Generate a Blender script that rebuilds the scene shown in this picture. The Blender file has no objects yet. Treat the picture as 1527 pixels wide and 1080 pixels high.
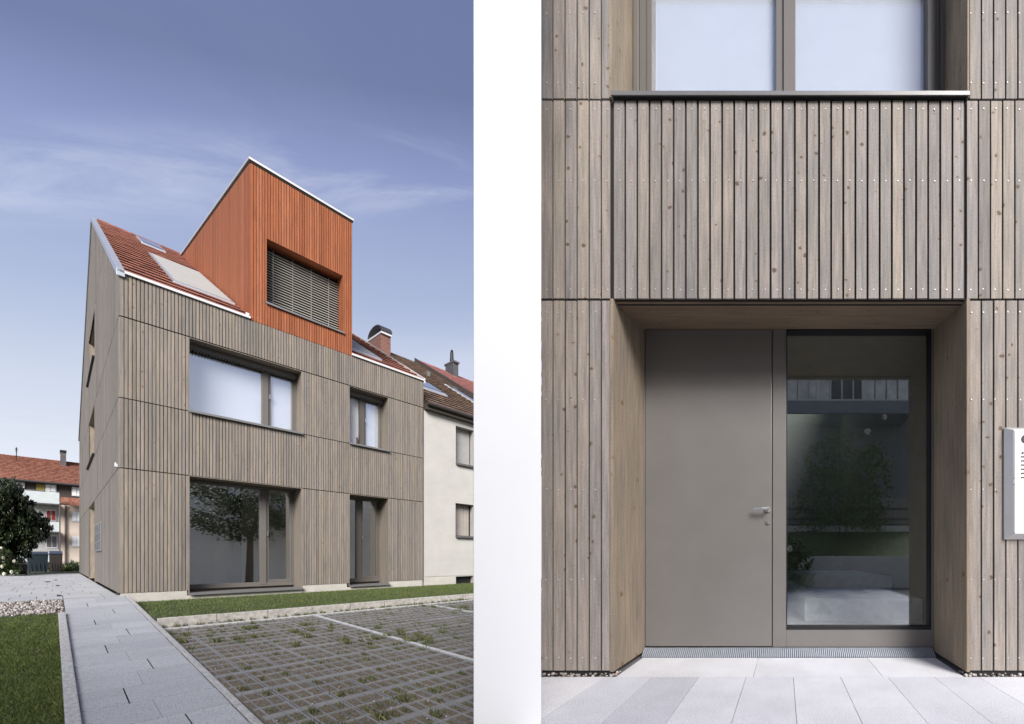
import bpy, bmesh, math, random
from mathutils import Vector, Matrix
random.seed(7)
R = math.radians
S = bpy.context.scene
COL = S.collection

# ------------------------------------------------------------------ camera, sky, sun, exposure
EYE = 0.78
FPX, PX, PY = 465.0, 1170.0, 832.0          # focal length and principal point (units of a 1527 wide frame)
cam_d = bpy.data.cameras.new('camera')
cam = bpy.data.objects.new('camera', cam_d); COL.objects.link(cam)
cam.location = (0, 0, EYE); cam.rotation_euler = (R(90), 0, 0)
cam_d.sensor_fit = 'HORIZONTAL'; cam_d.sensor_width = 36
cam_d.lens = 36 * FPX / 1527
cam_d.shift_x = -(PX - 763.5) / 1527
cam_d.shift_y = (PY - 540) / 1527
cam_d.clip_start = 0.02; cam_d.clip_end = 2000
S.camera = cam

SUN = Vector((0.45, -0.67, 0.59)).normalized()
elev = math.asin(SUN.z); azim = math.atan2(SUN.x, SUN.y)
SKY_K, CLOUD_K, SUN_K, SUN_ANG, EXPO = 0.108, 1.0, 3.75, 31, 0.78
world = bpy.data.worlds.new('World'); S.world = world; world.use_nodes = True
wn, wl = world.node_tree.nodes, world.node_tree.links
wn.clear()
def N(nodes, typ, **kw):
    n = nodes.new(typ)
    for k, v in kw.items(): setattr(n, k, v)
    return n
sky = N(wn, 'ShaderNodeTexSky', sky_type='NISHITA', sun_disc=False, sun_elevation=elev, sun_rotation=azim)
sky.air_density = 1.0; sky.dust_density = 1.2; sky.ozone_density = 2.2
bgn = N(wn, 'ShaderNodeBackground'); outw = N(wn, 'ShaderNodeOutputWorld')
sc = N(wn, 'ShaderNodeVectorMath', operation='MULTIPLY'); sc.inputs[1].default_value = (SKY_K * 1.12, SKY_K * 0.935, SKY_K * 0.93)
wl.new(sky.outputs[0], sc.inputs[0])
tc = N(wn, 'ShaderNodeTexCoord'); sep = N(wn, 'ShaderNodeSeparateXYZ')
wl.new(tc.outputs['Generated'], sep.inputs[0])
def M(op, a, b=None, clamp=False, nodes=wn, links=wl):
    n = nodes.new('ShaderNodeMath'); n.operation = op; n.use_clamp = clamp
    for i, v in enumerate((a, b)):
        if v is None: continue
        if isinstance(v, (int, float)): n.inputs[i].default_value = v
        else: links.new(v, n.inputs[i])
    return n.outputs[0]
zc = M('MAXIMUM', sep.outputs[2], 0.03)
cx, cy = M('DIVIDE', sep.outputs[0], zc), M('DIVIDE', sep.outputs[1], zc)   # flat cloud layer
def cloud(scx, scy, ox, oy, lo, hi, detail=7, rough=0.62, dist=0.6):
    cmb = wn.new('ShaderNodeCombineXYZ')
    wl.new(M('ADD', M('MULTIPLY', cx, scx), ox), cmb.inputs[0]); wl.new(M('ADD', M('MULTIPLY', cy, scy), oy), cmb.inputs[1])
    nz = N(wn, 'ShaderNodeTexNoise'); nz.inputs['Scale'].default_value = 1.0
    nz.inputs['Detail'].default_value = detail; nz.inputs['Roughness'].default_value = rough; nz.inputs['Distortion'].default_value = dist
    wl.new(cmb.outputs[0], nz.inputs['Vector'])
    mr = N(wn, 'ShaderNodeMapRange', interpolation_type='SMOOTHSTEP')
    mr.inputs['From Min'].default_value = lo; mr.inputs['From Max'].default_value = hi
    wl.new(nz.outputs['Fac'], mr.inputs['Value']); return mr.outputs[0]
def ramp(v, a, b, lo=0.0, hi=1.0):
    mr = N(wn, 'ShaderNodeMapRange', interpolation_type='SMOOTHSTEP')
    for k, q in (('From Min', a), ('From Max', b), ('To Min', lo), ('To Max', hi)): mr.inputs[k].default_value = q
    wl.new(v, mr.inputs['Value']); return mr.outputs[0]
band = M('MULTIPLY', ramp(cy, 0.68, 0.80), ramp(cy, 0.98, 0.84))             # one thin streak of cirrus
streak = M('MULTIPLY', M('MULTIPLY', band, cloud(1.6, 6.0, 3.1, 1.7, 0.38, 0.66)), 0.33)
far = M('MULTIPLY', M('MULTIPLY', ramp(cy, 1.15, 1.9), cloud(0.35, 0.9, 8.2, 4.4, 0.38, 0.64)), 0.55)
thin = M('MULTIPLY', cloud(1.1, 1.8, 1.2, 9.4, 0.45, 0.8), 0.05)
cm = M('MAXIMUM', M('MAXIMUM', streak, far), thin, True)
mixw = N(wn, 'ShaderNodeMix', data_type='RGBA')
# evening glow: pale at the horizon, lavender blue overhead, brightest ahead and behind
hz = M('SQRT', M('ADD', M('MULTIPLY', sep.outputs[1], sep.outputs[1]), M('MULTIPLY', M('MULTIPLY', sep.outputs[0], sep.outputs[0]), 0.10)))
ang = M('DIVIDE', M('ARCTAN2', M('MAXIMUM', sep.outputs[2], 0.0), M('ADD', hz, 0.0001)), math.pi / 2)
glow = N(wn, 'ShaderNodeValToRGB'); el = glow.color_ramp.elements
STOPS = [(0, (.47, .48, .51)), (16, (.445, .465, .505)), (25, (.39, .418, .482)), (36, (.268, .312, .425)), (44, (.216, .255, .392)), (49, (.168, .200, .345)), (54.5, (.100, .127, .230)), (60, (.098, .122, .230)), (90, (.085, .108, .205))]
el[0].position, el[0].color = 0, (*STOPS[0][1], 1); el[1].position, el[1].color = 1, (*STOPS[-1][1], 1)
for d_, c_ in STOPS[1:-1]:
    e_ = el.new(d_ / 90); e_.color = (*c_, 1)
wl.new(ang, glow.inputs[0])
veil = N(wn, 'ShaderNodeMix', data_type='RGBA'); veil.inputs['Factor'].default_value = 0.84
wl.new(sc.outputs[0], veil.inputs['A']); wl.new(glow.outputs[0], veil.inputs['B'])
wl.new(cm, mixw.inputs['Factor']); wl.new(veil.outputs['Result'], mixw.inputs['A'])
mixw.inputs['B'].default_value = (0.47 * CLOUD_K, 0.495 * CLOUD_K, 0.575 * CLOUD_K, 1)
wl.new(mixw.outputs['Result'], bgn.inputs['Color']); bgn.inputs['Strength'].default_value = 1.0
wl.new(bgn.outputs[0], outw.inputs[0])

sun_d = bpy.data.lights.new('sun', 'SUN'); sun_d.energy = SUN_K; sun_d.angle = R(SUN_ANG); sun_d.color = (1, 0.975, 0.945)
sun = bpy.data.objects.new('sun', sun_d); COL.objects.link(sun)
sun.rotation_euler = SUN.to_track_quat('Z', 'Y').to_euler()
vs = S.view_settings
vs.view_transform = 'Standard'; vs.look = 'None'; vs.exposure = EXPO; vs.gamma = 1; vs.use_curve_mapping = False

# ------------------------------------------------------------------ frame of the left hand plot
un = math.hypot(198, 465)
U = Vector((198 / un, 465 / un, 0)); W = Vector((-U.y, U.x, 0))
dC = FPX * EYE / 56
CORNER = Vector(((177 - PX) / FPX * dC, dC, 0)); ROT = math.atan2(U.y, U.x)
def fac(X, Y, w=0.0):
    """survey helper: (u, z) of a sight line on the plane at depth w behind the street front"""
    d = Vector(((X - PX) / FPX, 1, (PY - Y) / FPX)); t = (CORNER.dot(W) + w) / d.dot(W)
    p = d * t - CORNER
    return p.dot(U), EYE + d.z * t
def gnd(X, Y, z0=0.0):
    t = (EYE - z0) * FPX / (Y - PY); p = Vector(((X - PX) / FPX * t, t, 0)) - CORNER
    return p.dot(U), p.dot(W)

# ------------------------------------------------------------------ materials
def mat(name):
    m = bpy.data.materials.new(name); m.use_nodes = True
    nt = m.node_tree; return m, nt.nodes, nt.links, nt.nodes['Principled BSDF']
def noise_fac(n, l, vec, scale, detail=4, rough=0.6):
    t = n.new('ShaderNodeTexNoise'); t.inputs['Scale'].default_value = scale; t.inputs['Detail'].default_value = detail
    t.inputs['Roughness'].default_value = rough
    if vec is not None: l.new(vec, t.inputs['Vector'])
    return t.outputs['Fac']
def cramp(n, l, f, stops):
    r = n.new('ShaderNodeValToRGB'); e = r.color_ramp.elements
    e[0].position, e[0].color = stops[0][0], (*stops[0][1], 1)
    e[1].position, e[1].color = stops[-1][0], (*stops[-1][1], 1)
    for p, c in stops[1:-1]:
        k = e.new(p); k.color = (*c, 1)
    l.new(f, r.inputs[0]); return r.outputs[0]
def mixc(n, l, f, a, b, blend='MIX'):
    m = n.new('ShaderNodeMix'); m.data_type = 'RGBA'; m.blend_type = blend
    for s, v in (('Factor', f), ('A', a), ('B', b)):
        if isinstance(v, (int, float)): m.inputs[s].default_value = v
        elif isinstance(v, tuple): m.inputs[s].default_value = (*v, 1)
        else: l.new(v, m.inputs[s])
    return m.outputs['Result']
def bump(n, l, b, f, strength, dist):
    k = n.new('ShaderNodeBump'); k.inputs['Strength'].default_value = strength; k.inputs['Distance'].default_value = dist
    l.new(f, k.inputs['Height']); l.new(k.outputs[0], b.inputs['Normal'])
def plain(name, c, rough=0.6, metal=0.0, var=0.06, scale=6.0, bmp=0.0, stretch=(1, 1, 1)):
    m, n, l, b = mat(name)
    t = n.new('ShaderNodeTexCoord'); mp = n.new('ShaderNodeMapping'); mp.inputs['Scale'].default_value = stretch
    l.new(t.outputs['Object'], mp.inputs[0])
    f = noise_fac(n, l, mp.outputs[0], scale, 6)
    col = cramp(n, l, f, [(0.25, tuple(max(0, x * (1 - var * 1.6)) for x in c)), (0.75, tuple(min(1, x * (1 + var)) for x in c))])
    l.new(col, b.inputs['Base Color']); b.inputs['Roughness'].default_value = rough; b.inputs['Metallic'].default_value = metal
    if bmp: bump(n, l, b, noise_fac(n, l, mp.outputs[0], scale * 8, 3), bmp, 0.02)
    return m
def island(n):
    return n.new('ShaderNodeNewGeometry').outputs['Random Per Island']
def timber(name, stops, knot=(0.12, 0.085, 0.06), kscale=5.0, krad=0.075, sx=1.0, sz=1.0, grain=0.16, horizontal=False):
    """weathered boards: tone per board, long grain, knots"""
    m, n, l, b = mat(name)
    t = n.new('ShaderNodeTexCoord'); sp = n.new('ShaderNodeSeparateXYZ'); l.new(t.outputs['Object'], sp.inputs[0])
    mm = lambda op, a, c=None, cl=False: M(op, a, c, cl, n, l)
    r = island(n)
    h = mm('ADD', sp.outputs[0], sp.outputs[1]); v = sp.outputs[2]
    if horizontal: h, v = mm('ADD', sp.outputs[1], sp.outputs[2]), sp.outputs[0]
    h = mm('ADD', mm('MULTIPLY', h, sx), mm('MULTIPLY', r, 53.7)); v = mm('ADD', mm('MULTIPLY', v, sz), mm('MULTIPLY', r, 17.3))
    vec = n.new('ShaderNodeCombineXYZ'); l.new(h, vec.inputs[0]); l.new(v, vec.inputs[1])
    mp = n.new('ShaderNodeMapping'); mp.inputs['Scale'].default_value = (55, 2.2, 1); l.new(vec.outputs[0], mp.inputs[0])
    g = noise_fac(n, l, mp.outputs[0], 1.0, 6, 0.7)
    mp2 = n.new('ShaderNodeMapping'); mp2.inputs['Scale'].default_value = (6, 1.3, 1); l.new(vec.outputs[0], mp2.inputs[0])
    g2 = noise_fac(n, l, mp2.outputs[0], 1.0, 4, 0.6)
    base = cramp(n, l, r, stops)
    gb = n.new('ShaderNodeMapRange'); gb.inputs['From Min'].default_value = 0.3; gb.inputs['From Max'].default_value = 0.7; l.new(g2, gb.inputs['Value'])
    base = mixc(n, l, gb.outputs[0], mixc(n, l, 1.0, base, (1.10, 1.06, 1.03), 'MULTIPLY'), mixc(n, l, 1.0, base, (0.80, 0.82, 0.85), 'MULTIPLY'))
    dark = mixc(n, l, 1.0, base, (1 - 3.2 * grain, 1 - 3.2 * grain, 1 - 3.2 * grain), 'MULTIPLY')
    gm = n.new('ShaderNodeMapRange'); gm.inputs['From Min'].default_value = 0.35; gm.inputs['From Max'].default_value = 0.72; l.new(g, gm.inputs['Value'])
    base = mixc(n, l, gm.outputs[0], base, dark)
    mp3 = n.new('ShaderNodeMapping'); mp3.inputs['Scale'].default_value = (90, 70, 1); l.new(vec.outputs[0], mp3.inputs[0])
    base = mixc(n, l, 1.0, base, cramp(n, l, noise_fac(n, l, mp3.outputs[0], 1.0, 3, .7), [(.3, (.86, .86, .86)), (.7, (1.1, 1.1, 1.1))]), 'MULTIPLY')
    vo = n.new('ShaderNodeTexVoronoi'); vo.voronoi_dimensions = '2D'; vo.inputs['Scale'].default_value = kscale
    wn_ = n.new('ShaderNodeTexNoise'); wn_.inputs['Scale'].default_value = 34.0; wn_.inputs['Detail'].default_value = 2.0; l.new(vec.outputs[0], wn_.inputs['Vector'])
    ws = n.new('ShaderNodeVectorMath'); ws.operation = 'MULTIPLY_ADD'; l.new(wn_.outputs['Color'], ws.inputs[0]); ws.inputs[1].default_value = (.034, .020, 0); l.new(vec.outputs[0], ws.inputs[2])
    l.new(ws.outputs[0], vo.inputs['Vector'])
    kd = mm('ADD', vo.outputs['Distance'], mm('MULTIPLY', mm('SUBTRACT', g, 0.5), 0.15))
    csep = n.new('ShaderNodeSeparateColor'); l.new(vo.outputs['Color'], csep.inputs[0])
    rad = mm('MULTIPLY', mm('MAXIMUM', mm('SUBTRACT', csep.outputs[0], 0.22), 0.0), krad * 1.5)
    hal = n.new('ShaderNodeMapRange'); hal.interpolation_type = 'SMOOTHSTEP'; hal.inputs['From Min'].default_value = 0.09; hal.inputs['From Max'].default_value = 0.0
    l.new(mm('SUBTRACT', kd, rad), hal.inputs['Value'])
    base = mixc(n, l, mm('MULTIPLY', hal.outputs[0], mm('MULTIPLY', mm('GREATER_THAN', rad, 0.004), 0.4)), base, mixc(n, l, 1.0, base, (1.02, 0.86, 0.68), 'MULTIPLY'))
    k = n.new('ShaderNodeMapRange'); k.interpolation_type = 'SMOOTHSTEP'
    k.inputs['From Min'].default_value = 0.012; k.inputs['From Max'].default_value = -0.03
    l.new(mm('SUBTRACT', kd, rad), k.inputs['Value'])
    base = mixc(n, l, mm('MULTIPLY', k.outputs[0], 0.88), base, knot)
    l.new(base, b.inputs['Base Color']); b.inputs['Roughness'].default_value = 0.78
    b.inputs['Specular IOR Level'].default_value = 0.25
    bump(n, l, b, g, 0.25, 0.004)
    return m
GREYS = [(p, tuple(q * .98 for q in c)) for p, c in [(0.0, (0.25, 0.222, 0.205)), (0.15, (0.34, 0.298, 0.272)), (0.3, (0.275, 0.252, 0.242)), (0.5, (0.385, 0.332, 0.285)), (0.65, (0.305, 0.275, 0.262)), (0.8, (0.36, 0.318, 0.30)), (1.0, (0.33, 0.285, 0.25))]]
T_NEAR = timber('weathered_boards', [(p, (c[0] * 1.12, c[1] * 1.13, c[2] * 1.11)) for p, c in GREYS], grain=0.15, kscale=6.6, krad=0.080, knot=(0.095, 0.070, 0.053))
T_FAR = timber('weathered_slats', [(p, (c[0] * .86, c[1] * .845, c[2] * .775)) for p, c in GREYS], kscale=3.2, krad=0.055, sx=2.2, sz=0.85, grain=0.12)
T_SIDE = timber('weathered_side_boards_shaded', [(p, (c[0] * .74, c[1] * .745, c[2] * .715)) for p, c in GREYS], kscale=3.2, krad=0.05, sx=0.6, grain=0.08)  # same weathered wood, darkened in colour for the less lit gable side
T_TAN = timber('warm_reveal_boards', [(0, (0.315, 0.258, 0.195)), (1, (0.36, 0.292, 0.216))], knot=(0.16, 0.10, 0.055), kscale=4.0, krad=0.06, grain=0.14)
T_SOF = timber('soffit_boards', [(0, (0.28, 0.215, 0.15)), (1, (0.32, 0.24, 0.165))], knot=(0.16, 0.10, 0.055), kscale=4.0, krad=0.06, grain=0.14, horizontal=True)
T_ORANGE = timber('orange_stained_slats', [(0, (0.27, 0.084, 0.036)), (0.35, (0.39, 0.130, 0.056)), (0.7, (0.345, 0.108, 0.045)), (1, (0.44, 0.162, 0.080))], knot=(0.33, 0.075, 0.03), kscale=3.0, krad=0.04, sx=2.2, grain=0.11)
DARK = plain('dark_membrane', (0.012, 0.011, 0.011), 0.9)
FRAME = plain('taupe_window_metal', (0.125, 0.112, 0.10), 0.45, 0.0, 0.03)
DOORM = plain('taupe_door_paint', (0.172, 0.160, 0.149), 0.36, 0.0, 0.05, 3.0, 0.012)
SILLM = plain('grey_sill_metal', (0.19, 0.185, 0.18), 0.4, 0.3, 0.04)
BLACK = plain('black_gasket', (0.008, 0.008, 0.009), 0.6)
WHITEM = plain('white_sheet_metal', (0.60, 0.60, 0.60), 0.35, 0.0, 0.03)
ZINC = plain('zinc_sheet_metal', (0.42, 0.44, 0.48), 0.35, 0.4, 0.06)
STEEL = plain('brushed_steel', (0.62, 0.61, 0.60), 0.3, 0.85, 0.05, 20, 0, (1, 1, 12))
WHITE_RENDER = plain('white_render', (0.965, 0.965, 0.965), 0.9, 0.0, 0.01, 3, 0.02)
CREAM = plain('cream_render', (0.45, 0.43, 0.395), 0.92, 0, 0.06, 2.2, 0.25)
PINKISH = plain('pale_pink_render', (0.55, 0.46, 0.385), 0.92, 0, 0.05, 1.5, 0.1)
PLINTH = plain('plinth_render', (0.47, 0.44, 0.39), 0.92, 0, 0.10, 5, 0.3)
BLINDW = plain('white_blind', (0.88, 0.88, 0.90), 0.8, 0, 0.02)
BLINDG = plain('grey_lamella', (0.40, 0.385, 0.34), 0.5, 0.0, 0.05)
IWALL = plain('interior_wall_paint', (0.80, 0.78, 0.68), 0.9, 0, 0.03)
IFLOOR = plain('interior_floor_boards', (0.32, 0.22, 0.14), 0.5, 0, 0.12)
CONC = plain('pale_concrete', (0.50, 0.50, 0.47), 0.85, 0, 0.10, 6, 0.2)
KERB = plain('kerb_concrete', (0.46, 0.43, 0.385), 0.9, 0, 0.27, 9, 0.3, (3, 1, 2))
EDGE = plain('edging_concrete', (0.42, 0.41, 0.395), 0.9, 0, 0.30, 26, 0.2, (2.5, .6, 1))
SOIL = None
BARK = plain('bark', (0.10, 0.075, 0.055), 0.95, 0, 0.25, 14, 0.5)
def glass(name, refl, tint=(0.86, 0.90, 0.87), rough=0.0):
    m, n, l, b = mat(name); n.remove(b)
    tr = n.new('ShaderNodeBsdfTransparent'); tr.inputs[0].default_value = (*tint, 1)
    gl = n.new('ShaderNodeBsdfGlossy'); gl.inputs['Roughness'].default_value = rough; gl.inputs['Color'].default_value = (0.95, 0.97, 1, 1)
    lw_ = n.new('ShaderNodeLayerWeight'); lw_.inputs[0].default_value = 0.5
    f = M('ADD', M('MULTIPLY', M('POWER', lw_.outputs['Facing'], 4.0, False, n, l), 0.8, False, n, l), refl, True, n, l)
    mx = n.new('ShaderNodeMixShader'); l.new(f, mx.inputs[0]); l.new(tr.outputs[0], mx.inputs[1]); l.new(gl.outputs[0], mx.inputs[2])
    l.new(mx.outputs[0], n['Material Output'].inputs[0]); return m
GLASS = glass('window_glass', 0.34, (0.985, 0.99, 0.97))
GLASS_SKY = glass('bright_upper_glass', 0.28, (0.95, 0.96, 0.97))
GLASS_DOOR = glass('door_glass', 0.175, (0.97, 0.99, 0.985))
GLASS_UP = glass('upper_window_glass', 0.10, (0.93, 0.95, 0.97))
GLASS_DARK = glass('dark_glass', 0.28, (0.30, 0.34, 0.36))
def by_island(name, stops, rough=0.8, bmp=0.15, scale=20, var=0.25):
    m, n, l, b = mat(name)
    t = n.new('ShaderNodeTexCoord'); f = noise_fac(n, l, t.outputs['Object'], scale, 5, 0.65)
    c = cramp(n, l, island(n), stops)
    c = mixc(n, l, M('MULTIPLY', f, var * 2, False, n, l), c, mixc(n, l, 1.0, c, (0.5, 0.5, 0.5), 'MULTIPLY'))
    l.new(c, b.inputs['Base Color']); b.inputs['Roughness'].default_value = rough
    if bmp: bump(n, l, b, f, bmp, 0.01)
    return m
TILE_RED = by_island('red_roof_tiles', [(0, (0.20, 0.072, 0.050)), (0.5, (0.25, 0.092, 0.062)), (1, (0.30, 0.115, 0.078))])
TILE_BROWN = by_island('brown_roof_tiles', [(0, (0.095, 0.06, 0.042)), (0.5, (0.14, 0.085, 0.055)), (0.8, (0.19, 0.115, 0.072)), (1, (0.12, 0.085, 0.07))])
TILE_ROSE = by_island('rose_roof_tiles', [(0, (0.25, 0.10, 0.09)), (0.5, (0.31, 0.13, 0.115)), (1, (0.36, 0.15, 0.13))])
TILE_ORANGE = by_island('orange_roof_tiles', [(0, (0.21, 0.078, 0.05)), (0.5, (0.29, 0.112, 0.07)), (1, (0.35, 0.15, 0.10))])
def speckled(name, stops, sx, sy, sz, lo=.70, hi=1.12):
    m, n, l, b = mat(name); t = n.new('ShaderNodeTexCoord'); mp = n.new('ShaderNodeMapping'); mp.inputs['Scale'].default_value = (sx, sy, sz); l.new(t.outputs['Object'], mp.inputs[0])
    f = noise_fac(n, l, mp.outputs[0], 1.0, 2, .5); c = cramp(n, l, island(n), stops)
    f2 = noise_fac(n, l, t.outputs['Object'], 2.2, 5, .65)
    c = mixc(n, l, 1.0, c, cramp(n, l, f, [(.34, (lo, lo, lo)), (.5, (1, 1, 1)), (.66, (hi, hi, hi))]), 'MULTIPLY')
    c = mixc(n, l, 1.0, c, cramp(n, l, f2, [(.3, (.87, .865, .86)), (.62, (1, 1, 1))]), 'MULTIPLY')
    l.new(c, b.inputs['Base Color']); b.inputs['Roughness'].default_value = .85; bump(n, l, b, f, .12, .004); return m
SLABS = speckled('granite_paving', [(0, (.37, .375, .39)), (.5, (.395, .40, .41)), (1, (.425, .43, .44))], 190, 45, 60)
SLAB_NEAR, _n, _l, _b = mat('speckled_paving')
_t = _n.new('ShaderNodeTexCoord'); _c = cramp(_n, _l, island(_n), [(0, (0.46, 0.465, 0.52)), (0.28, (0.66, 0.66, 0.70)), (0.6, (0.76, 0.755, 0.775)), (1, (0.63, 0.635, 0.685))])
_f = noise_fac(_n, _l, _t.outputs['Object'], 190, 2, 0.5); _f2 = noise_fac(_n, _l, _t.outputs['Object'], 2.6, 5, 0.65)
_g = cramp(_n, _l, _f, [(0.34, (0.66, 0.66, 0.68)), (0.5, (1, 1, 1)), (0.66, (1.12, 1.12, 1.12))])
_c = mixc(_n, _l, 1.0, _c, _g, 'MULTIPLY'); _g2 = cramp(_n, _l, _f2, [(0.3, (0.86, 0.85, 0.84)), (0.6, (1, 1, 1))])
_l.new(mixc(_n, _l, 1.0, _c, _g2, 'MULTIPLY'), _b.inputs['Base Color']); _b.inputs['Roughness'].default_value = 0.85; bump(_n, _l, _b, _f, 0.15, 0.004)
PEBBLE = by_island('river_pebbles', [(0, (0.10, 0.095, 0.09)), (0.3, (0.28, 0.25, 0.22)), (0.6, (0.42, 0.36, 0.32)), (0.85, (0.62, 0.60, 0.57)), (1, (0.30, 0.20, 0.16))], 0.7, 0.0, 30, 0.1)
LATTICE = by_island('paver_lattice_concrete', [(0, (0.245, 0.24, 0.235)), (0.6, (0.285, 0.278, 0.272)), (1, (0.32, 0.312, 0.305))], 0.9, 0.2, 45, 0.5)
GRASS = by_island('lawn_blades', [(0, (0.06, 0.09, 0.018)), (0.5, (0.12, 0.168, 0.034)), (0.88, (0.18, 0.225, 0.052)), (1, (0.26, 0.225, 0.095))], 0.7, 0, 3, 0.3)
WEED = by_island('weed_blades', [(0, (0.075, 0.09, 0.028)), (0.6, (0.13, 0.145, 0.048)), (1, (0.23, 0.21, 0.10))], 0.7, 0, 5, 0.1)
NEEDLE = by_island('yew_needles', [(0, (0.012, 0.021, 0.008)), (0.6, (0.026, 0.044, 0.015)), (1, (0.062, 0.085, 0.028))], 0.65, 0, 5, 0.1)
LEAF = by_island('green_leaves', [(0, (0.028, 0.05, 0.012)), (0.6, (0.055, 0.09, 0.02)), (1, (0.10, 0.13, 0.03))], 0.55, 0, 5, 0.1)
PETAL = by_island('cream_petals', [(0, (0.60, 0.58, 0.42)), (1, (0.76, 0.74, 0.66))], 0.8, 0, 5, 0.05)
BRICK_M, _n, _l, _b = mat('chimney_brick')
_t = _n.new('ShaderNodeTexCoord'); _s = _n.new('ShaderNodeSeparateXYZ'); _l.new(_t.outputs['Object'], _s.inputs[0])
_c = _n.new('ShaderNodeCombineXYZ')
_l.new(M('ADD', M('MULTIPLY', _s.outputs[0], 2.2, False, _n, _l), _s.outputs[1], False, _n, _l), _c.inputs[0]); _l.new(_s.outputs[2], _c.inputs[1])
_k = _n.new('ShaderNodeTexBrick'); _l.new(_c.outputs[0], _k.inputs['Vector'])
for _i, _v in (('Color1', (0.20, 0.075, 0.05, 1)), ('Color2', (0.13, 0.055, 0.042, 1)), ('Mortar', (0.20, 0.15, 0.12, 1)), ('Scale', 1.0), ('Brick Width', 0.35), ('Row Height', 0.11), ('Mortar Size', 0.012)): _k.inputs[_i].default_value = _v
_l.new(_k.outputs[0], _b.inputs['Base Color']); _b.inputs['Roughness'].default_value = 0.9
GROUNDM = plain('distant_ground', (0.10, 0.105, 0.07), 0.95, 0, 0.3, 0.6, 0.2)
TURFM = plain('turf_soil', (0.045, 0.058, 0.02), 0.95, 0, 0.35, 9, 0.3)
SOIL, _n, _l, _b = mat('gritty_soil')
_t = _n.new('ShaderNodeTexCoord'); _mp = _n.new('ShaderNodeMapping'); _mp.inputs['Scale'].default_value = (2.2, 0.6, 1); _l.new(_t.outputs['Object'], _mp.inputs[0])
_f = noise_fac(_n, _l, _mp.outputs[0], 42, 5, 0.75); _f2 = noise_fac(_n, _l, _mp.outputs[0], 2.2, 3)
_cc = cramp(_n, _l, _f, [(0.32, (0.075, 0.055, 0.04)), (0.52, (0.175, 0.13, 0.10)), (0.70, (0.36, 0.29, 0.24))])
_l.new(mixc(_n, _l, M('MULTIPLY', _f2, 0.5, False, _n, _l), _cc, (0.10, 0.105, 0.05)), _b.inputs['Base Color']); _b.inputs['Roughness'].default_value = 0.95
bump(_n, _l, _b, _f, 0.6, 0.02)

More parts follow.
